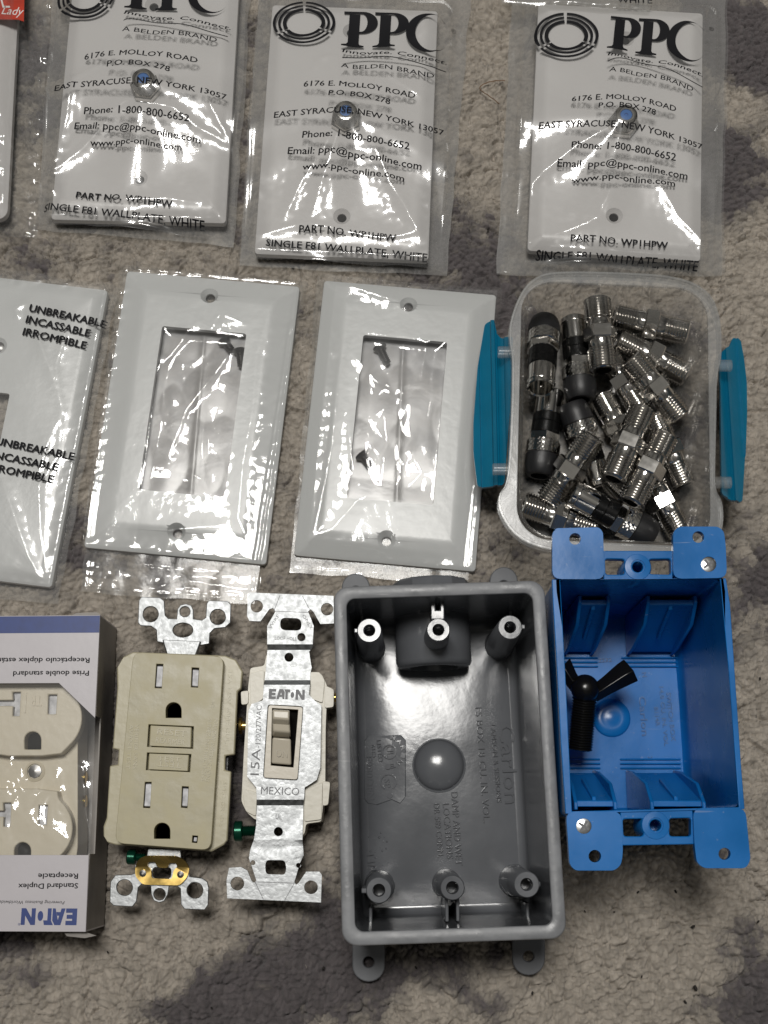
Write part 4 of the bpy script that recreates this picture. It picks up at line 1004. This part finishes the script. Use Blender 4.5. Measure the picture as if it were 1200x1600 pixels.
eachtext('embossed_text', M['tan_light'], face_o, [(t_, G2(p0), G2(p1), cap, z_) for t_, p0, p1, cap, z_ in (("FOLLOW INSTRUCTIONS", (590, 640), (545, 940), 6.5, 24.4), ("SUIVEZ INSTRUCTIONS", (560, 640), (527, 935), 6.5, 24.4),
    ("VERIFIER SANS", (215, 670), (205, 880), 6.5, 24.4), ("AVANT TEST", (190, 670), (172, 880), 6.5, 24.4), ("WR", (575, 560), (570, 590), 6, 24.4), ("15A 125V 60Hz CUL", (655, 420), (640, 760), 6, 20), ("SPEC GRADE", (630, 940), (612, 1150), 6, 20))], extr=.18, eps=0)
# mounting strap
es = g([(243, 68), (332, 71), (352, 86), (357, 155), (372, 170), (410, 172), (415, 125), (428, 106), (455, 100), (480, 108), (490, 130), (490, 172), (530, 178), (548, 165), (552, 100), (562, 85), (652, 88), (668, 105), (665, 190), (640, 213), (590, 218), (568, 240), (565, 290), (520, 298), (508, 340), (368, 336), (368, 290), (318, 280), (315, 225), (290, 207), (240, 205), (228, 190), (232, 85)], 17)
hol = [g(circ(288, 150, 36, 22), 17), g(circ(605, 163, 36, 22), 17), g(circ(450, 138, 24, 18), 17), g(circ(440, 225, 47, 24, 33), 17)]
mb = MB(); mb.prism([es] + hol, 16, 17.1); st = obj('mounting_ear', mb, M['zinc'], gf, bev=.25)
mb = MB(); mb.prism([g([(345, 272), (528, 280), (505, 345), (365, 340)], 17)], 17.15, 18.3); obj('strap_bend', mb, M['zinc'], st, bev=.4)
eb = g([(275, 1255), (430, 1260), (432, 1300), (468, 1335), (472, 1388), (532, 1395), (556, 1412), (563, 1440), (560, 1522), (543, 1546), (447, 1542), (431, 1520), (428, 1445), (412, 1434), (376, 1434), (370, 1472), (352, 1505), (328, 1512), (302, 1502), (290, 1472), (288, 1434), (245, 1426), (230, 1440), (222, 1505), (203, 1531), (112, 1526), (95, 1508), (98, 1412), (122, 1380), (195, 1378), (215, 1372), (212, 1335), (270, 1290)], 17)
hol = [g(circ(165, 1440, 37, 22), 17), g(circ(497, 1453, 37, 22), 17), g(circ(330, 1471, 27, 18), 17), roundpoly(g([(298, 1345), (385, 1345), (382, 1398), (296, 1395)], 17), 1.5)]
mb = MB(); mb.prism([eb] + hol, 16, 17.1); obj('mounting_ear', mb, M['zinc'], gf, bev=.25)
br = roundpoly(g([(216, 1338), (238, 1302), (275, 1288), (420, 1290), (455, 1315), (472, 1350), (460, 1392), (425, 1430), (250, 1426), (214, 1385)], 18.5), 1.2)
brh = roundpoly(g([(278, 1318), (312, 1318), (318, 1345), (370, 1347), (376, 1322), (410, 1324), (414, 1342), (396, 1358), (388, 1400), (292, 1396), (290, 1352), (272, 1338)], 18.5), 1.)
mb = MB(); mb.prism([br, brh], 17.2, 18.5)
for v in mb.bm.verts:
    pass
bz = at(340 / K + OX, 1345 / K + OY, 18.5)[1]
bmesh.ops.bisect_plane(mb.bm, geom=mb.bm.verts[:] + mb.bm.edges[:] + mb.bm.faces[:], plane_co=(0, bz, 0), plane_no=(0, 1, 0))
for v in mb.bm.verts:
    if v.co.y > bz: v.co.z += (v.co.y - bz) * .55
bp_ = obj('brass_clip', mb, M['brass'], gf, bev=.25)
for cx, cy in ((250, 1373), (428, 1378)):
    X_, Y_ = at(cx / K + OX, cy / K + OY, 19); mb = MB(); mb.lathe((X_, Y_, 18.4), (0, 0, 1), [(1.25, 0), (1.2, .5), (.5, .7), (.4, .3)], 10); obj('rivet', mb, M['steel'], bp_, smooth=20)
def hexscrew(p0, p1, z, r, parent, mat):
    a, b = Vector((*at(*p0, z), z)), Vector((*at(*p1, z), z)); d = b - a; L = d.length
    mb = MB(); prof = [(r * .85, 0), (r, .4), (r, 2.6), (r * .9, 3.0), (r * .52, 3.05)]
    k = 3.1
    while k < L: prof += [(r * .56, k), (r * .44, k + .35)]; k += .7
    mb.lathe(a, d, prof, 14); return obj('ground_screw', mb, mat, parent, smooth=30)
hexscrew((199, 1339), (226, 1340), 14, 2.6, gf, M['green'])

# ================================================================== TOGGLE SWITCH
K2, OX2, OY2 = 3.077, 340, 910
s2 = lambda pts, z: Z(pts, K2, OX2, OY2, z)
sw = thing('toggle_switch', 'toggle light switch with a silver strap and its lever marked ON', 'switch', at(443, 1170))
body = s2([(158, 412), (225, 402), (235, 350), (250, 343), (275, 348), (278, 400), (440, 430), (500, 440), (528, 500), (520, 700), (518, 960), (500, 1150), (425, 1160), (420, 1205), (400, 1226), (368, 1222), (370, 1138), (250, 1130), (182, 1142), (140, 1105), (115, 1052), (128, 800), (148, 500)], 17)
mb = MB(); mb.prism([roundpoly(body, 1., 3)], 3, 17.6); obj('body', mb, M['cream'], sw, bev=.5)
for q_ in ([(112, 525), (150, 520), (148, 585), (115, 590)], [(515, 495), (560, 515), (558, 600), (515, 605)], [(505, 955), (542, 960), (532, 1070), (505, 1075)], [(445, 432), (490, 432), (515, 470), (505, 580), (450, 560)], [(155, 440), (225, 420), (220, 560), (160, 600)], [(420, 1000), (505, 960), (500, 1140), (418, 1150)], [(118, 990), (190, 1010), (185, 1125), (135, 1100)]):
    mb = MB(); mb.prism([roundpoly(s2(q_, 18), .8, 3)], 12, 18.6); obj('side_lug', mb, M['cream'], sw, bev=.4)
strap = s2([(155, 52), (558, 68), (560, 200), (495, 203), (462, 145), (448, 132), (436, 142), (463, 212), (458, 312), (440, 332), (452, 410), (446, 440), (446, 490), (440, 542), (470, 572), (500, 592), (495, 890), (478, 950), (420, 987), (418, 1030), (412, 1075), (408, 1240), (412, 1270), (415, 1312), (370, 1440), (378, 1452), (390, 1445), (427, 1390), (490, 1390), (502, 1405), (498, 1538), (48, 1518), (45, 1430), (57, 1372), (115, 1368), (145, 1385), (166, 1435), (178, 1443), (188, 1432), (152, 1325), (158, 1290), (175, 1235), (185, 1170), (190, 1030), (188, 987), (145, 935), (150, 622), (165, 587), (220, 570), (225, 482), (230, 440), (240, 322), (240, 212), (280, 142), (268, 126), (250, 132), (208, 190), (155, 188), (143, 165), (147, 68)], 19)
hl = [s2(circ(190, 118, 30, 20), 19), s2(circ(527, 132, 30, 20), 19), roundpoly(s2([(303, 172), (403, 176), (405, 235), (302, 232)], 19), 3.5, 5), s2(circ(404, 266, 20, 16), 19), s2(circ(343, 360, 22, 16), 19), s2(circ(292, 1198, 22, 16), 19),
      roundpoly(s2([(235, 1335), (325, 1335), (332, 1375), (325, 1405), (235, 1402), (230, 1370)], 19), 2), s2(circ(97, 1447, 33, 20), 19), s2(circ(450, 1465, 33, 20), 19), s2(circ(172, 1347, 12, 12), 19), s2(circ(390, 1360, 12, 12), 19),
      roundpoly(s2([(243, 588), (414, 598), (388, 952), (220, 942)], 19), 1.2)]
mb = MB(); mb.prism([strap] + hl, 18.0, 19.2)
yb = [at(300 / K2 + OX2, y / K2 + OY2, 19)[1] for y in (300, 325, 470, 495, 1045, 1072, 1238, 1268)]
for y in yb: bmesh.ops.bisect_plane(mb.bm, geom=mb.bm.verts[:] + mb.bm.edges[:] + mb.bm.faces[:], plane_co=(0, y, 0), plane_no=(0, 1, 0))
zp = [1.2, -.2, -.2, 1.6, 1.6, -.2, -.2, 1.2]
for v in mb.bm.verts: v.co.z += float(np.interp(-v.co.y, [-y for y in yb], zp))
obj('mounting_strap', mb, M['zinc'], sw, bev=.2)
fr_o = roundpoly(s2([(246, 591), (411, 601), (385, 949), (223, 939)], 21), 1.); fr_i = s2([(262, 604), (388, 612), (365, 890), (256, 880)], 22)
mb = MB(); mb.prism([fr_o, fr_i], 17.7, 22.2); obj('frame', mb, M['lever'], sw, bev=.35)
mb = MB(); mb.prism([s2([(262, 604), (388, 612), (365, 890), (256, 880)], 22)], 17.65, 18.4); obj('recess', mb, M['dark'], sw)
# lever: wedge leaning up-frame, thin paddle
def P3(zx, zy, z): return (*at(zx / K2 + OX2, zy / K2 + OY2, z), z)
mb = MB()
mb.loft([[P3(264, 745, 23), P3(352, 752, 23), P3(357, 880, 19), P3(258, 872, 19)], [P3(264, 745, 24.6), P3(352, 752, 24.6), P3(354, 878, 22.6), P3(259, 870, 22.6)]])
mb.loft([[P3(262, 612, 20), P3(346, 618, 20), P3(352, 752, 22), P3(263, 745, 22)], [P3(263, 640, 28), P3(343, 644, 28), P3(350, 722, 27), P3(266, 715, 27)]])
mb.loft([[P3(263, 610, 26.5), P3(348, 614, 26.5), P3(347, 690, 27), P3(264, 684, 27)], [P3(264, 612, 30.0), P3(346, 616, 30.0), P3(345, 660, 30.3), P3(265, 654, 30.3)]])
lv = obj('lever', mb, M['lever'], sw, bev=.6, seg=3)
mb = MB(); put_text(mb, "ON", at(280 / K2 + OX2, 838 / K2 + OY2, 23.5), at(335 / K2 + OX2, 842 / K2 + OY2, 23.5), 2.9, 0, zf=lambda x, y: np.full(len(x), 23.45), eps=0., extr=.25); obj('embossed_word', mb, M['word'], lv, smooth=None)
zz0 = 20.85
S2 = lambda p: (p[0] / K2 + OX2, p[1] / K2 + OY2)
eachtext('stamped_text', M['etched'], sw, [(t_, S2(p0), S2(p1), cap / K2, z_) for t_, p0, p1, cap, z_ in (("MEXICO", (208, 1018), (392, 1024), 38, zz0), ("15A", (198, 928), (207, 800), 44, zz0), ("-120/277VAC", (205, 795), (212, 592), 26, zz0),
    ("LOOP HOLE", (275, 276), (380, 280), 18, 20.4), ("05K", (375, 1402), (383, 1315), 30, 20.3), ("UL", (278, 1138), (308, 1140), 26, 19.05), ("WIRE", (255, 225), (300, 160), 16, 20.4), ("ONLY", (405, 160), (448, 228), 16, 20.4))], eps=.03)
mb = MB(); eaton(mb, at(245 / K2 + OX2, 560 / K2 + OY2, zz0), at(418 / K2 + OX2, 565 / K2 + OY2, zz0), 3.6, zz0, .06); obj('stamped_wordmark', mb, M['etched'], sw, smooth=None)
for a, b in (((300, 62), (270, 140)), ((408, 66), (445, 135)), ((272, 138), (440, 145)), ((180, 1440), (220, 1524)), ((368, 1448), (322, 1528)), ((182, 1440), (370, 1446))):
    p, q_ = np.array(at(a[0] / K2 + OX2, a[1] / K2 + OY2, 20.4)), np.array(at(b[0] / K2 + OX2, b[1] / K2 + OY2, 20.4)); v = (q_ - p); n_ = np.array([-v[1], v[0]]) / np.linalg.norm(v) * .1
    mb = MB(); mb.prism([[tuple(p - n_), tuple(q_ - n_), tuple(q_ + n_), tuple(p + n_)]], 20.35, 20.43); obj('score_line', mb, M['etched'], sw, smooth=None)
for p0, p1 in (((372, 1134), (390, 1134)), ((531, 1090), (515, 1090))):
    a, b = Vector((*at(*p0, 14), 14)), Vector((*at(*p1, 14), 14)); mb = MB(); mb.lathe(a, b - a, [(.4, 0), (3, .5), (3.2, 1.4), (1.6, 1.6), (1.6, 5)], 18); obj('terminal_screw', mb, M['brass'], sw)
hexscrew((366, 1299), (399, 1298), 14, 3.6, sw, M['green'])

# ================================================================== GREY JUNCTION BOX
TG = fit(71.5, 116, 55, [(522, 917), (848, 905), (886, 1470), (536, 1477)])
gb = thing('junction_box', 'open grey plastic electrical box with screw posts and mounting feet', 'electrical box', TG(0, 0))
R_ = lambda ins, z, r=5.: ring3([TG(x, y) for x, y in rr(71.5, 116, max(1.5, r - ins * .5), ins, 6)], z)
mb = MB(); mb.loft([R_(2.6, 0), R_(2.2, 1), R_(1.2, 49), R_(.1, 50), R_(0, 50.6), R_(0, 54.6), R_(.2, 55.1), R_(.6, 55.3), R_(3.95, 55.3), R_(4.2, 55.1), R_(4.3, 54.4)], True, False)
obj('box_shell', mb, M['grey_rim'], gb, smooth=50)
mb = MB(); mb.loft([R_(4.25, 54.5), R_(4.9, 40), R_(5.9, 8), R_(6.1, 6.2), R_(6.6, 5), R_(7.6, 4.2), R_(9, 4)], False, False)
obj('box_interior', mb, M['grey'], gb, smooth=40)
def resample(p, step):
    o = []; n = len(p)
    for i in range(n):
        a_, b_ = Vector(p[i]), Vector(p[(i + 1) % n]); k = max(1, int((b_ - a_).length / step))
        o += [tuple(a_.lerp(b_, j / k)) for j in range(k)]
    return o
r9 = resample(rr(71.5, 116, 1.5, 9, 6), 2.)
def zb_(x, y):
    lx, ly = TG.inv(x, y); return 4 + 2.2 * np.clip(1 - (ly / 50) ** 2, 0, 1) * np.clip(1 - (lx / 27) ** 4, 0, 1)
mb = MB(); fr = [[TG(x * f_, y * f_) for x, y in r9] for f_ in (1, .97, .93, .88, .83, .78, .72, .66, .6, .54, .48, .42, .36, .3, .24, .18, .12, .06)]
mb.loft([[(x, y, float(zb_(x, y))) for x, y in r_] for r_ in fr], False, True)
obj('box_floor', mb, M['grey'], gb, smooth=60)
def gl(px, py, z): return TG.inv(*[np.float64(c) for c in at(px, py, z)])
# screw posts
for px, py, rt, rb in ((577, 985, 4.2, 5.3), (797, 980, 4.2, 5.3), (592, 1391, 4.2, 5.3), (823, 1382, 4.2, 5.3), (685, 984, 4.0, 5.), (707, 1387, 4.0, 5.)):
    X_, Y_ = at(px, py, 47.5); mb = MB()
    mb.lathe((X_, Y_, 3.5), (0, 0, 1), [(rb + 1.2, 0), (rb + .3, .8), (rb, 2.), (rt, 43.6), (rt - .3, 44), (2.1, 44), (1.9, 43.4), (1.9, 30)], 28, False, True)
    obj('screw_post', mb, M['grey'], gb, smooth=40)
rib = lambda mb: obj('post_rib', mb, M['grey'], gb, bev=.3)
for px, py, tx in ((577, 985, -31), (797, 980, 31), (592, 1391, -31), (823, 1382, 31)):
    X_, Y_ = at(px, py, 46); lx, ly = TG.inv(X_, Y_); a = TG(tx, ly); c = ((X_ + a[0]) / 2, (Y_ + a[1]) / 2)
    mb = MB(); mb.box((c[0], c[1], 27), (abs(X_ - a[0]) - 3.4, 1.6, 39)); rib(mb)
X_, Y_ = at(707, 1387, 46); lx, ly = TG.inv(X_, Y_)
for dx in (-1.8, 1.8):
    a, b = TG(lx + dx, ly - 3), TG(lx + dx, -52.6); mb = MB(); mb.box(((a[0] + b[0]) / 2, (a[1] + b[1]) / 2, 22), (1.1, abs(a[1] - b[1]), 34)); rib(mb)
for sx_ in (-1, 1):
    for sy_ in (-1, 1):
        a = TG(sx_ * 26.8, sy_ * 50.5); mb = MB(); mb.box((a[0], a[1], 14), (1.2, 5, 22)); rib(mb)
# hub
mb = MB(); hc = TG(gl(678, 1000, 20)[0], 0); cx = gl(678, 1005, 22)[0]
a = TG(cx, 53); b = TG(cx, 34.5)
mb.lathe((a[0], a[1], 15), (b[0] - a[0], b[1] - a[1], 0), [(13.8, -1), (13.8, 16.5), (13.2, 17.8), (12.4, 18.4), (8.8, 18.6), (8.6, 18), (8.4, 4)], 44, False, True)
hub = obj('conduit_hub', mb, M['grey'], gb, smooth=40)
mb = MB(); a2 = TG(cx, 57); b2 = TG(cx, 66)
mb.lathe((a2[0], a2[1], 17), (b2[0] - a2[0], b2[1] - a2[1], 0), [(14.2, 0), (14.2, 8), (13.6, 8.8), (10.6, 9), (10.6, 2)], 12, False, True)
obj('hub_collar', mb, M['grey'], hub, smooth=10)
mb = MB(); a = at(684, 947, 44); mb.prism([[(a[0] - 2.3, a[1] - 4.8), (a[0] + 2.3, a[1] - 4.8), (a[0] + 2.3, a[1] + 3.6), (a[0] - 2.3, a[1] + 3.6)], [(a[0] - .8, a[1] - 1.4), (a[0] + .8, a[1] - 1.4), (a[0] + .8, a[1] + 2.2), (a[0] - .8, a[1] + 2.2)]], 28, 44)
obj('slotted_tab', mb, M['grey'], gb, bev=.4)
# floor relief
X_, Y_ = at(686, 1196, 6); mb = MB()
mb.lathe((X_, Y_, 5.7), (0, 0, 1), [(9.9, 0), (9.7, .75), (9.3, .85), (9.0, .5)] + [(8.9 * math.cos(math.radians(a)), .45 + 3.6 * math.sin(math.radians(a))) for a in range(6, 88, 7)] + [(.05, 4.05)], 40, False, True)
obj('floor_boss', mb, M['grey'], gb, smooth=60)
mb = MB(); mb.prism([P([(569, 1158), (575, 1150), (626, 1149), (634, 1157), (634, 1245), (625, 1256), (612, 1250), (590, 1258), (574, 1255), (569, 1248)], 4)], lambda x, y: zb_(x, y) - .3, lambda x, y: zb_(x, y) + .4)
lp = obj('label_pad', mb, M['grey'], gb, bev=.3)
eachtext('embossed_text', M['grey_relief'], lp, [("E980DFN", (571, 1182), (574, 1250), 11, 4.35, dict(bold=.01)), ("LISTED", (588, 1157), (592, 1191), 7, 4.35), ("61E3", (580, 1164), (582, 1184), 6, 4.35), ("UL", (603, 1167), (605, 1183), 11, 4.35), ("SP", (600, 1218), (602, 1232), 9, 4.35)], extr=.35, eps=.4, zf=zb_)
mb = MB()
for (cx_, cy_, r0, r1, a0, a1) in ((608, 1175, 11.5, 9.8, 0, 360), (607, 1222, 13, 11, -60, 240), (606, 1198, 4.5, 0, 0, 360), (609, 1243, 4.5, 0, 0, 360)):
    pts = [(cx_ + r0 * math.cos(math.radians(a0 + (a1 - a0) * i / 24)), cy_ - r0 * math.sin(math.radians(a0 + (a1 - a0) * i / 24))) for i in range(25)]
    if r1:
        ins = [(cx_ + r1 * math.cos(math.radians(a0 + (a1 - a0) * i / 24)), cy_ - r1 * math.sin(math.radians(a0 + (a1 - a0) * i / 24))) for i in range(25)]
        for i in range(24): mb.prism([P([pts[i], pts[i + 1], ins[i + 1], ins[i]], 5)], zb_, lambda x, y: zb_(x, y) + .7)
    else: mb.prism([P(pts[:-1], 5)], zb_, lambda x, y: zb_(x, y) + .7)
for i, ch in enumerate("MARINE"):
    a = math.radians(75 - i * 30); x_, y_ = 608 + 19 * math.cos(a), 1175 - 19 * math.sin(a); dx, dy = math.sin(a) * 4, math.cos(a) * 4
    ptext(mb, ch, (x_ - dx, y_ - dy), (x_ + dx, y_ + dy), 7, 5, extr=.35, eps=.4, bold=.01, zf=zb_)
obj('embossed_marks', mb, M['grey_relief'], lp, smooth=None)
eachtext('embossed_text', M['grey_relief'], gb, [("Carlon", (779, 1133), (789, 1256), 24, 4, dict(extr=.7)), ("LAMSON & SESSIONS", (766, 1133), (776, 1254), 7.5, 4), ("FS BOX 18 CU. IN. VOL.", (742, 1106), (755, 1286), 10.5, 4), ("DAMP AND WET", (704, 1238), (712, 1352), 11, 4),
    ("LOCATIONS", (691, 1256), (698, 1342), 10.5, 4), ("DR 589 CONN.", (677, 1256), (684, 1340), 9.5, 4), ("1 1/2", (573, 1336), (577, 1362), 12, 4)], extr=.75, eps=0, zf=zb_)
mb = MB()
for i in range(26):
    x, y = at(565 + rnd.random() * 42, 1300 + rnd.random() * 58, 4); mb.lathe((x, y, zb_(x, y) - .05), (0, 0, 1), [(rnd.uniform(.2, .55), 0), (.15, rnd.uniform(.2, .5))], 7)
obj('mould_specks', mb, M['grey'], gb, smooth=40, kind='stuff')
# mounting feet
for cx_, cy_, y0, y1, wd in ((576, 1503, 1440, 1534, 51), (826, 1494, 1440, 1524, 51), (556, 925, 960, 896, 44), (787, 916, 960, 886, 44)):
    r = wd / 2; sgn = 1 if y1 > y0 else -1
    pts = [(cx_ - r, y0), (cx_ - r, y1 - sgn * r)] + [(cx_ - r * math.cos(math.radians(15 * i)), y1 - sgn * r + sgn * r * math.sin(math.radians(15 * i))) for i in range(1, 12)] + [(cx_ + r, y1 - sgn * r), (cx_ + r, y0)]
    mb = MB(); mb.prism([P(pts, 3), pcirc(cx_, cy_, 8.5, 3)], .6, 3.4); obj('mounting_foot', mb, M['grey_foot'], gb, bev=.4)

# ================================================================== BLUE SWITCH BOX
K3, OX3, OY3 = 2.758, 840, 800
ZB = 71.0
b3 = lambda pts, z=ZB: Z(pts, K3, OX3, OY3, z)
bx = thing('switch_box', 'open blue plastic electrical box with four ears and two silver screws', 'electrical box', at(1010, 1120))
op = [(97, 293), (787, 288), (825, 700), (868, 1272), (148, 1290), (120, 700)]
fl_out = [(62, 290), (812, 285), (830, 400), (852, 720), (878, 1100), (893, 1280), (120, 1300), (100, 1000), (85, 700), (67, 400)]
mb = MB(); mb.prism([b3(fl_out), b3(op)], ZB - 2.4, ZB); obj('front_flange', mb, M['blue'], bx, bev=.35)
for out_, hs in (([(76, 72), (262, 68), (280, 88), (288, 292), (62, 291), (62, 95)], [circ(160, 118, 25, 20)]),
                 ([(582, 88), (606, 65), (775, 65), (800, 85), (808, 140), (814, 286), (582, 290)], [circ(690, 110, 25, 20), circ(735, 227, 33, 20)]),
                 ([(120, 1290), (360, 1290), (366, 1470), (358, 1520), (330, 1545), (160, 1545), (136, 1518), (130, 1420)], [circ(245, 1483, 27, 20), circ(198, 1354, 33, 20)]),
                 ([(667, 1276), (893, 1274), (905, 1400), (915, 1500), (895, 1535), (715, 1535), (684, 1512), (674, 1440)], [circ(803, 1473, 26, 20)])):
    mb = MB(); mb.prism([roundpoly(b3(out_), 3., 4)] + [b3(h) for h in hs], ZB - 2.0, ZB + .8)
    obj('mounting_ear', mb, M['blue'], bx, bev=.4)
for bar, hs in (([(284, 165), (584, 165), (584, 292), (286, 294)], [circ(433, 235, 23, 18), [(292, 200), (376, 201), (376, 268), (294, 268)], [(482, 201), (575, 199), (577, 268), (484, 266)]]),
                ([(358, 1292), (670, 1280), (676, 1432), (364, 1437)], [circ(510, 1350, 25, 18), [(368, 1323), (460, 1321), (458, 1398), (372, 1398)], [(569, 1320), (663, 1318), (663, 1398), (570, 1398)]])):
    mb = MB(); mb.prism([b3(bar)] + [roundpoly(b3(h), .8, 2) if len(h) < 8 else b3(h) for h in hs], ZB - 4.2, ZB - .6); c_ = obj('device_bar', mb, M['blue'], bx, bev=.3)
    h = hs[0]; mb = MB(); cxm = sum(p[0] for p in h) / len(h); cym = sum(p[1] for p in h) / len(h); X_, Y_ = at(cxm / K3 + OX3, cym / K3 + OY3, ZB)
    mb.lathe((X_, Y_, ZB - 14), (0, 0, 1), [(4.6, 0), (4.6, 13.0), (4.2, 13.6), (2.4, 13.7), (2.2, 13), (2.2, 2)], 22, True, True); obj('screw_boss', mb, M['blue'], c_, smooth=40)
# body with draft
opw = b3(op, ZB); cxo = sum(p[0] for p in opw) / 6; cyo = sum(p[1] for p in opw) / 6
def shr(pts, ax, ay): return [(cxo + (x - cxo) * ax, cyo + (y - cyo) * ay) for x, y in pts]
ir = roundpoly(opw, 1.5, 3)
mb = MB()
mb.loft([ring3(shr(ir, 1.0, 1.0), ZB - 1.5), ring3(shr(ir, .995, .985), 12), ring3(shr(ir, .985, .97), 4), ring3(shr(ir, .95, .95), 2.6), ring3(shr(ir, .94, .94), 2.6)], False, True)
mb.loft([ring3(shr(ir, 1.055, 1.035), ZB - 2.2), ring3(shr(ir, 1.05, 1.02), 10), ring3(shr(ir, 1.04, 1.005), 1), ring3(shr(ir, 1.02, .99), .2)], False, True)
obj('box_body', mb, M['blue'], bx, smooth=40)
# clamp housings at both ends, built in the box
xs = sorted(p[0] for p in opw); x0b = xs[0]; x1b = xs[-1]
yt = max(p[1] for p in opw) - 1; yb_ = min(p[1] for p in opw) + 1
def housing(xa, xb, far):
    yy = yt if far else yb_; s_ = -1 if far else 1; D = 15
    mb = MB()
    # thin side ribs and a sloping flap between them
    for x in (xa, xb):
        pts = [(yy, 3), (yy + s_ * D, 3), (yy + s_ * (D - 1), 14), (yy + s_ * 9, 38), (yy + s_ * 2.5, 46), (yy, 46)]
        mb.loft([[(x - .6, y, z) for y, z in pts], [(x + .6, y, z) for y, z in pts]])
    pts = [(yy + s_ * 1, 44), (yy + s_ * 3, 44), (yy + s_ * 10, 20), (yy + s_ * (D - 1), 6), (yy + s_ * (D - 3), 5.5), (yy + s_ * 8, 19)]
    mb.loft([[(xa, y, z) for y, z in pts], [(xb, y, z) for y, z in pts]])
    xm = (xa + xb) / 2
    pts = [(yy + s_ * 2.8, 43.5), (yy + s_ * 4.4, 43), (yy + s_ * 11.4, 20), (yy + s_ * 9.8, 20)]
    mb.loft([[(xm - .7, y, z) for y, z in pts], [(xm + .7, y, z) for y, z in pts]])
    for k in range(3):
        y = yy + s_ * (D + .8 + k * 1.6); mb.box(((xa + xb) / 2, y, 3.2), (abs(xb - xa) + 5, .6, .9))
    obj('cable_clamp', mb, M['blue'], bx, bev=.3)
xA = at(840 + 160 / K3, 1030, 8)[0]; xB = at(840 + 240 / K3, 1030, 8)[0]; xC = at(840 + 400 / K3, 1030, 8)[0]; xD = at(840 + 590 / K3, 1030, 8)[0]
housing(xA - 3, xB, True); housing(xC, xD, True)
xA = at(840 + 130 / K3, 1190, 8)[0]; xB = at(840 + 250 / K3, 1190, 8)[0]; xC = at(840 + 395 / K3, 1190, 8)[0]; xD = at(840 + 600 / K3, 1190, 8)[0]
housing(xA - 3, xB, False); housing(xC, xD, False)
X_, Y_ = at(957, 1121, 5); mb = MB(); mb.lathe((X_, Y_, 2.2), (0, 0, 1), [(7.2, 0), (6.9, .9), (6.3, 1.3), (4.2, 1.9), (3.8, 1.8), (2, 2.2), (.05, 2.3)], 32, False, True); obj('floor_boss', mb, M['blue'], bx, smooth=50)
M['blue_relief'] = pbr('blue_relief', (.006, .09, .28), .3)
eachtext('embossed_text', M['blue_relief'], bx, [("Carlon", (998, 1088), (1003, 1150), 11, 2.6), ("B114R", (1022, 1105), (1025, 1135), 6.5, 2.6), ("14.0 CU. IN. VOL", (1030, 1073), (1038, 1166), 6.5, 2.6), ("SWITCH BOX", (1041, 1082), (1049, 1158), 7, 2.6),
    ("N", (1003, 1051), (1004, 1058), 7, 2.6), ("Z", (1012, 1182), (1013, 1188), 7, 2.6), ("2232", (935, 1035), (956, 1034), 6, 2.6)], extr=.5, eps=0, bold=.008)
for cx_, cy_, a_ in ((735, 227, .6), (198, 1354, -.6)):
    X_, Y_ = at(cx_ / K3 + OX3, cy_ / K3 + OY3, ZB + .5); mb = MB()
    mb.lathe((X_, Y_, ZB - 3), (0, 0, 1), [(2, 0), (4.3, 1.6), (4.3, 2.4), (3.4, 3.4), (2, 3.9), (.05, 4.0)], 26, True, True)
    sc1 = obj('ear_screw', mb, M['screw'], bx, smooth=50)
    mb = MB(); R = Matrix.Rotation(a_, 3, 'Z')
    mb.box((X_, Y_, ZB + .78), (3.8, .8, .5), R); mb.box((X_, Y_, ZB + .76), (.8, 3.8, .5), R); mb.box((X_, Y_, ZB + .55), (8.2, .7, .4), R)
    obj('cross_slot', mb, M['etched'], sc1, smooth=None)
# black wing screw lying in the box
zw = 24.
ws = thing('wing_screw', 'black plastic wing screw lying inside the blue box', 'screw', (*at(915, 1110, zw), 4.))
a, b = Vector((*at(914, 1085, zw + 4), zw + 4)), Vector((*at(906, 1172, zw), zw)); d = b - a; L = d.length
mb = MB(); prof = [(4.3, 0), (4.3, 1.2)]; k = 1.5
while k < L - .4: prof += [(4.4, k), (4.4, k + .2), (3.85, k + .55)]; k += .92
prof += [(3.2, L)]; mb.lathe(a, d, prof, 24); obj('threaded_shank', mb, M['black'], ws, smooth=30)
c_ = Vector((*at(914, 1076, zw + 6), zw + 6)); mb = MB()
mb.lathe(c_ - Vector((0, 0, 5.2)), (0, 0, 1), [(5.0 * math.sin(math.radians(q_)), 5.3 - 4.8 * math.cos(math.radians(q_))) for q_ in range(4, 180, 11)], 26); obj('head', mb, M['black'], ws, smooth=60)
def wing(secs):
    mb = MB(); rings = []
    for (px, py, z), (qx, qy), wd, th in secs:            # diamond sections: a ridge along the top
        c = Vector((*at(px, py, z), z)); d = Vector((*at(px + qx, py + qy, z), z)) - c; d.normalize()
        rings.append([c + d * wd, c + d * .15 * wd + Vector((0, 0, th)), c - d * .45 * wd + Vector((0, 0, th * .55)), c - d * wd, c + Vector((0, 0, -th * .6))])
    mb.loft(rings); return obj('wing', mb, M['black'], ws, bev=.25, seg=2, smooth=25)
wing([((926, 1086, zw + 3), (6, 9), 2.9, 3.0), ((950, 1070, zw + 3.6), (6, 9), 3.4, 3.2), ((974, 1054, zw + 4.2), (6, 9), 4.3, 3.4), ((986, 1047, zw + 4.4), (6, 9), 4.6, 3.2)])
wing([((904, 1078, zw + 3), (-7, 8), 2.6, 2.4), ((892, 1060, zw + 3.6), (-7, 8), 3.0, 2.6), ((880, 1040, zw + 4.2), (-7, 8), 3.8, 2.4)])
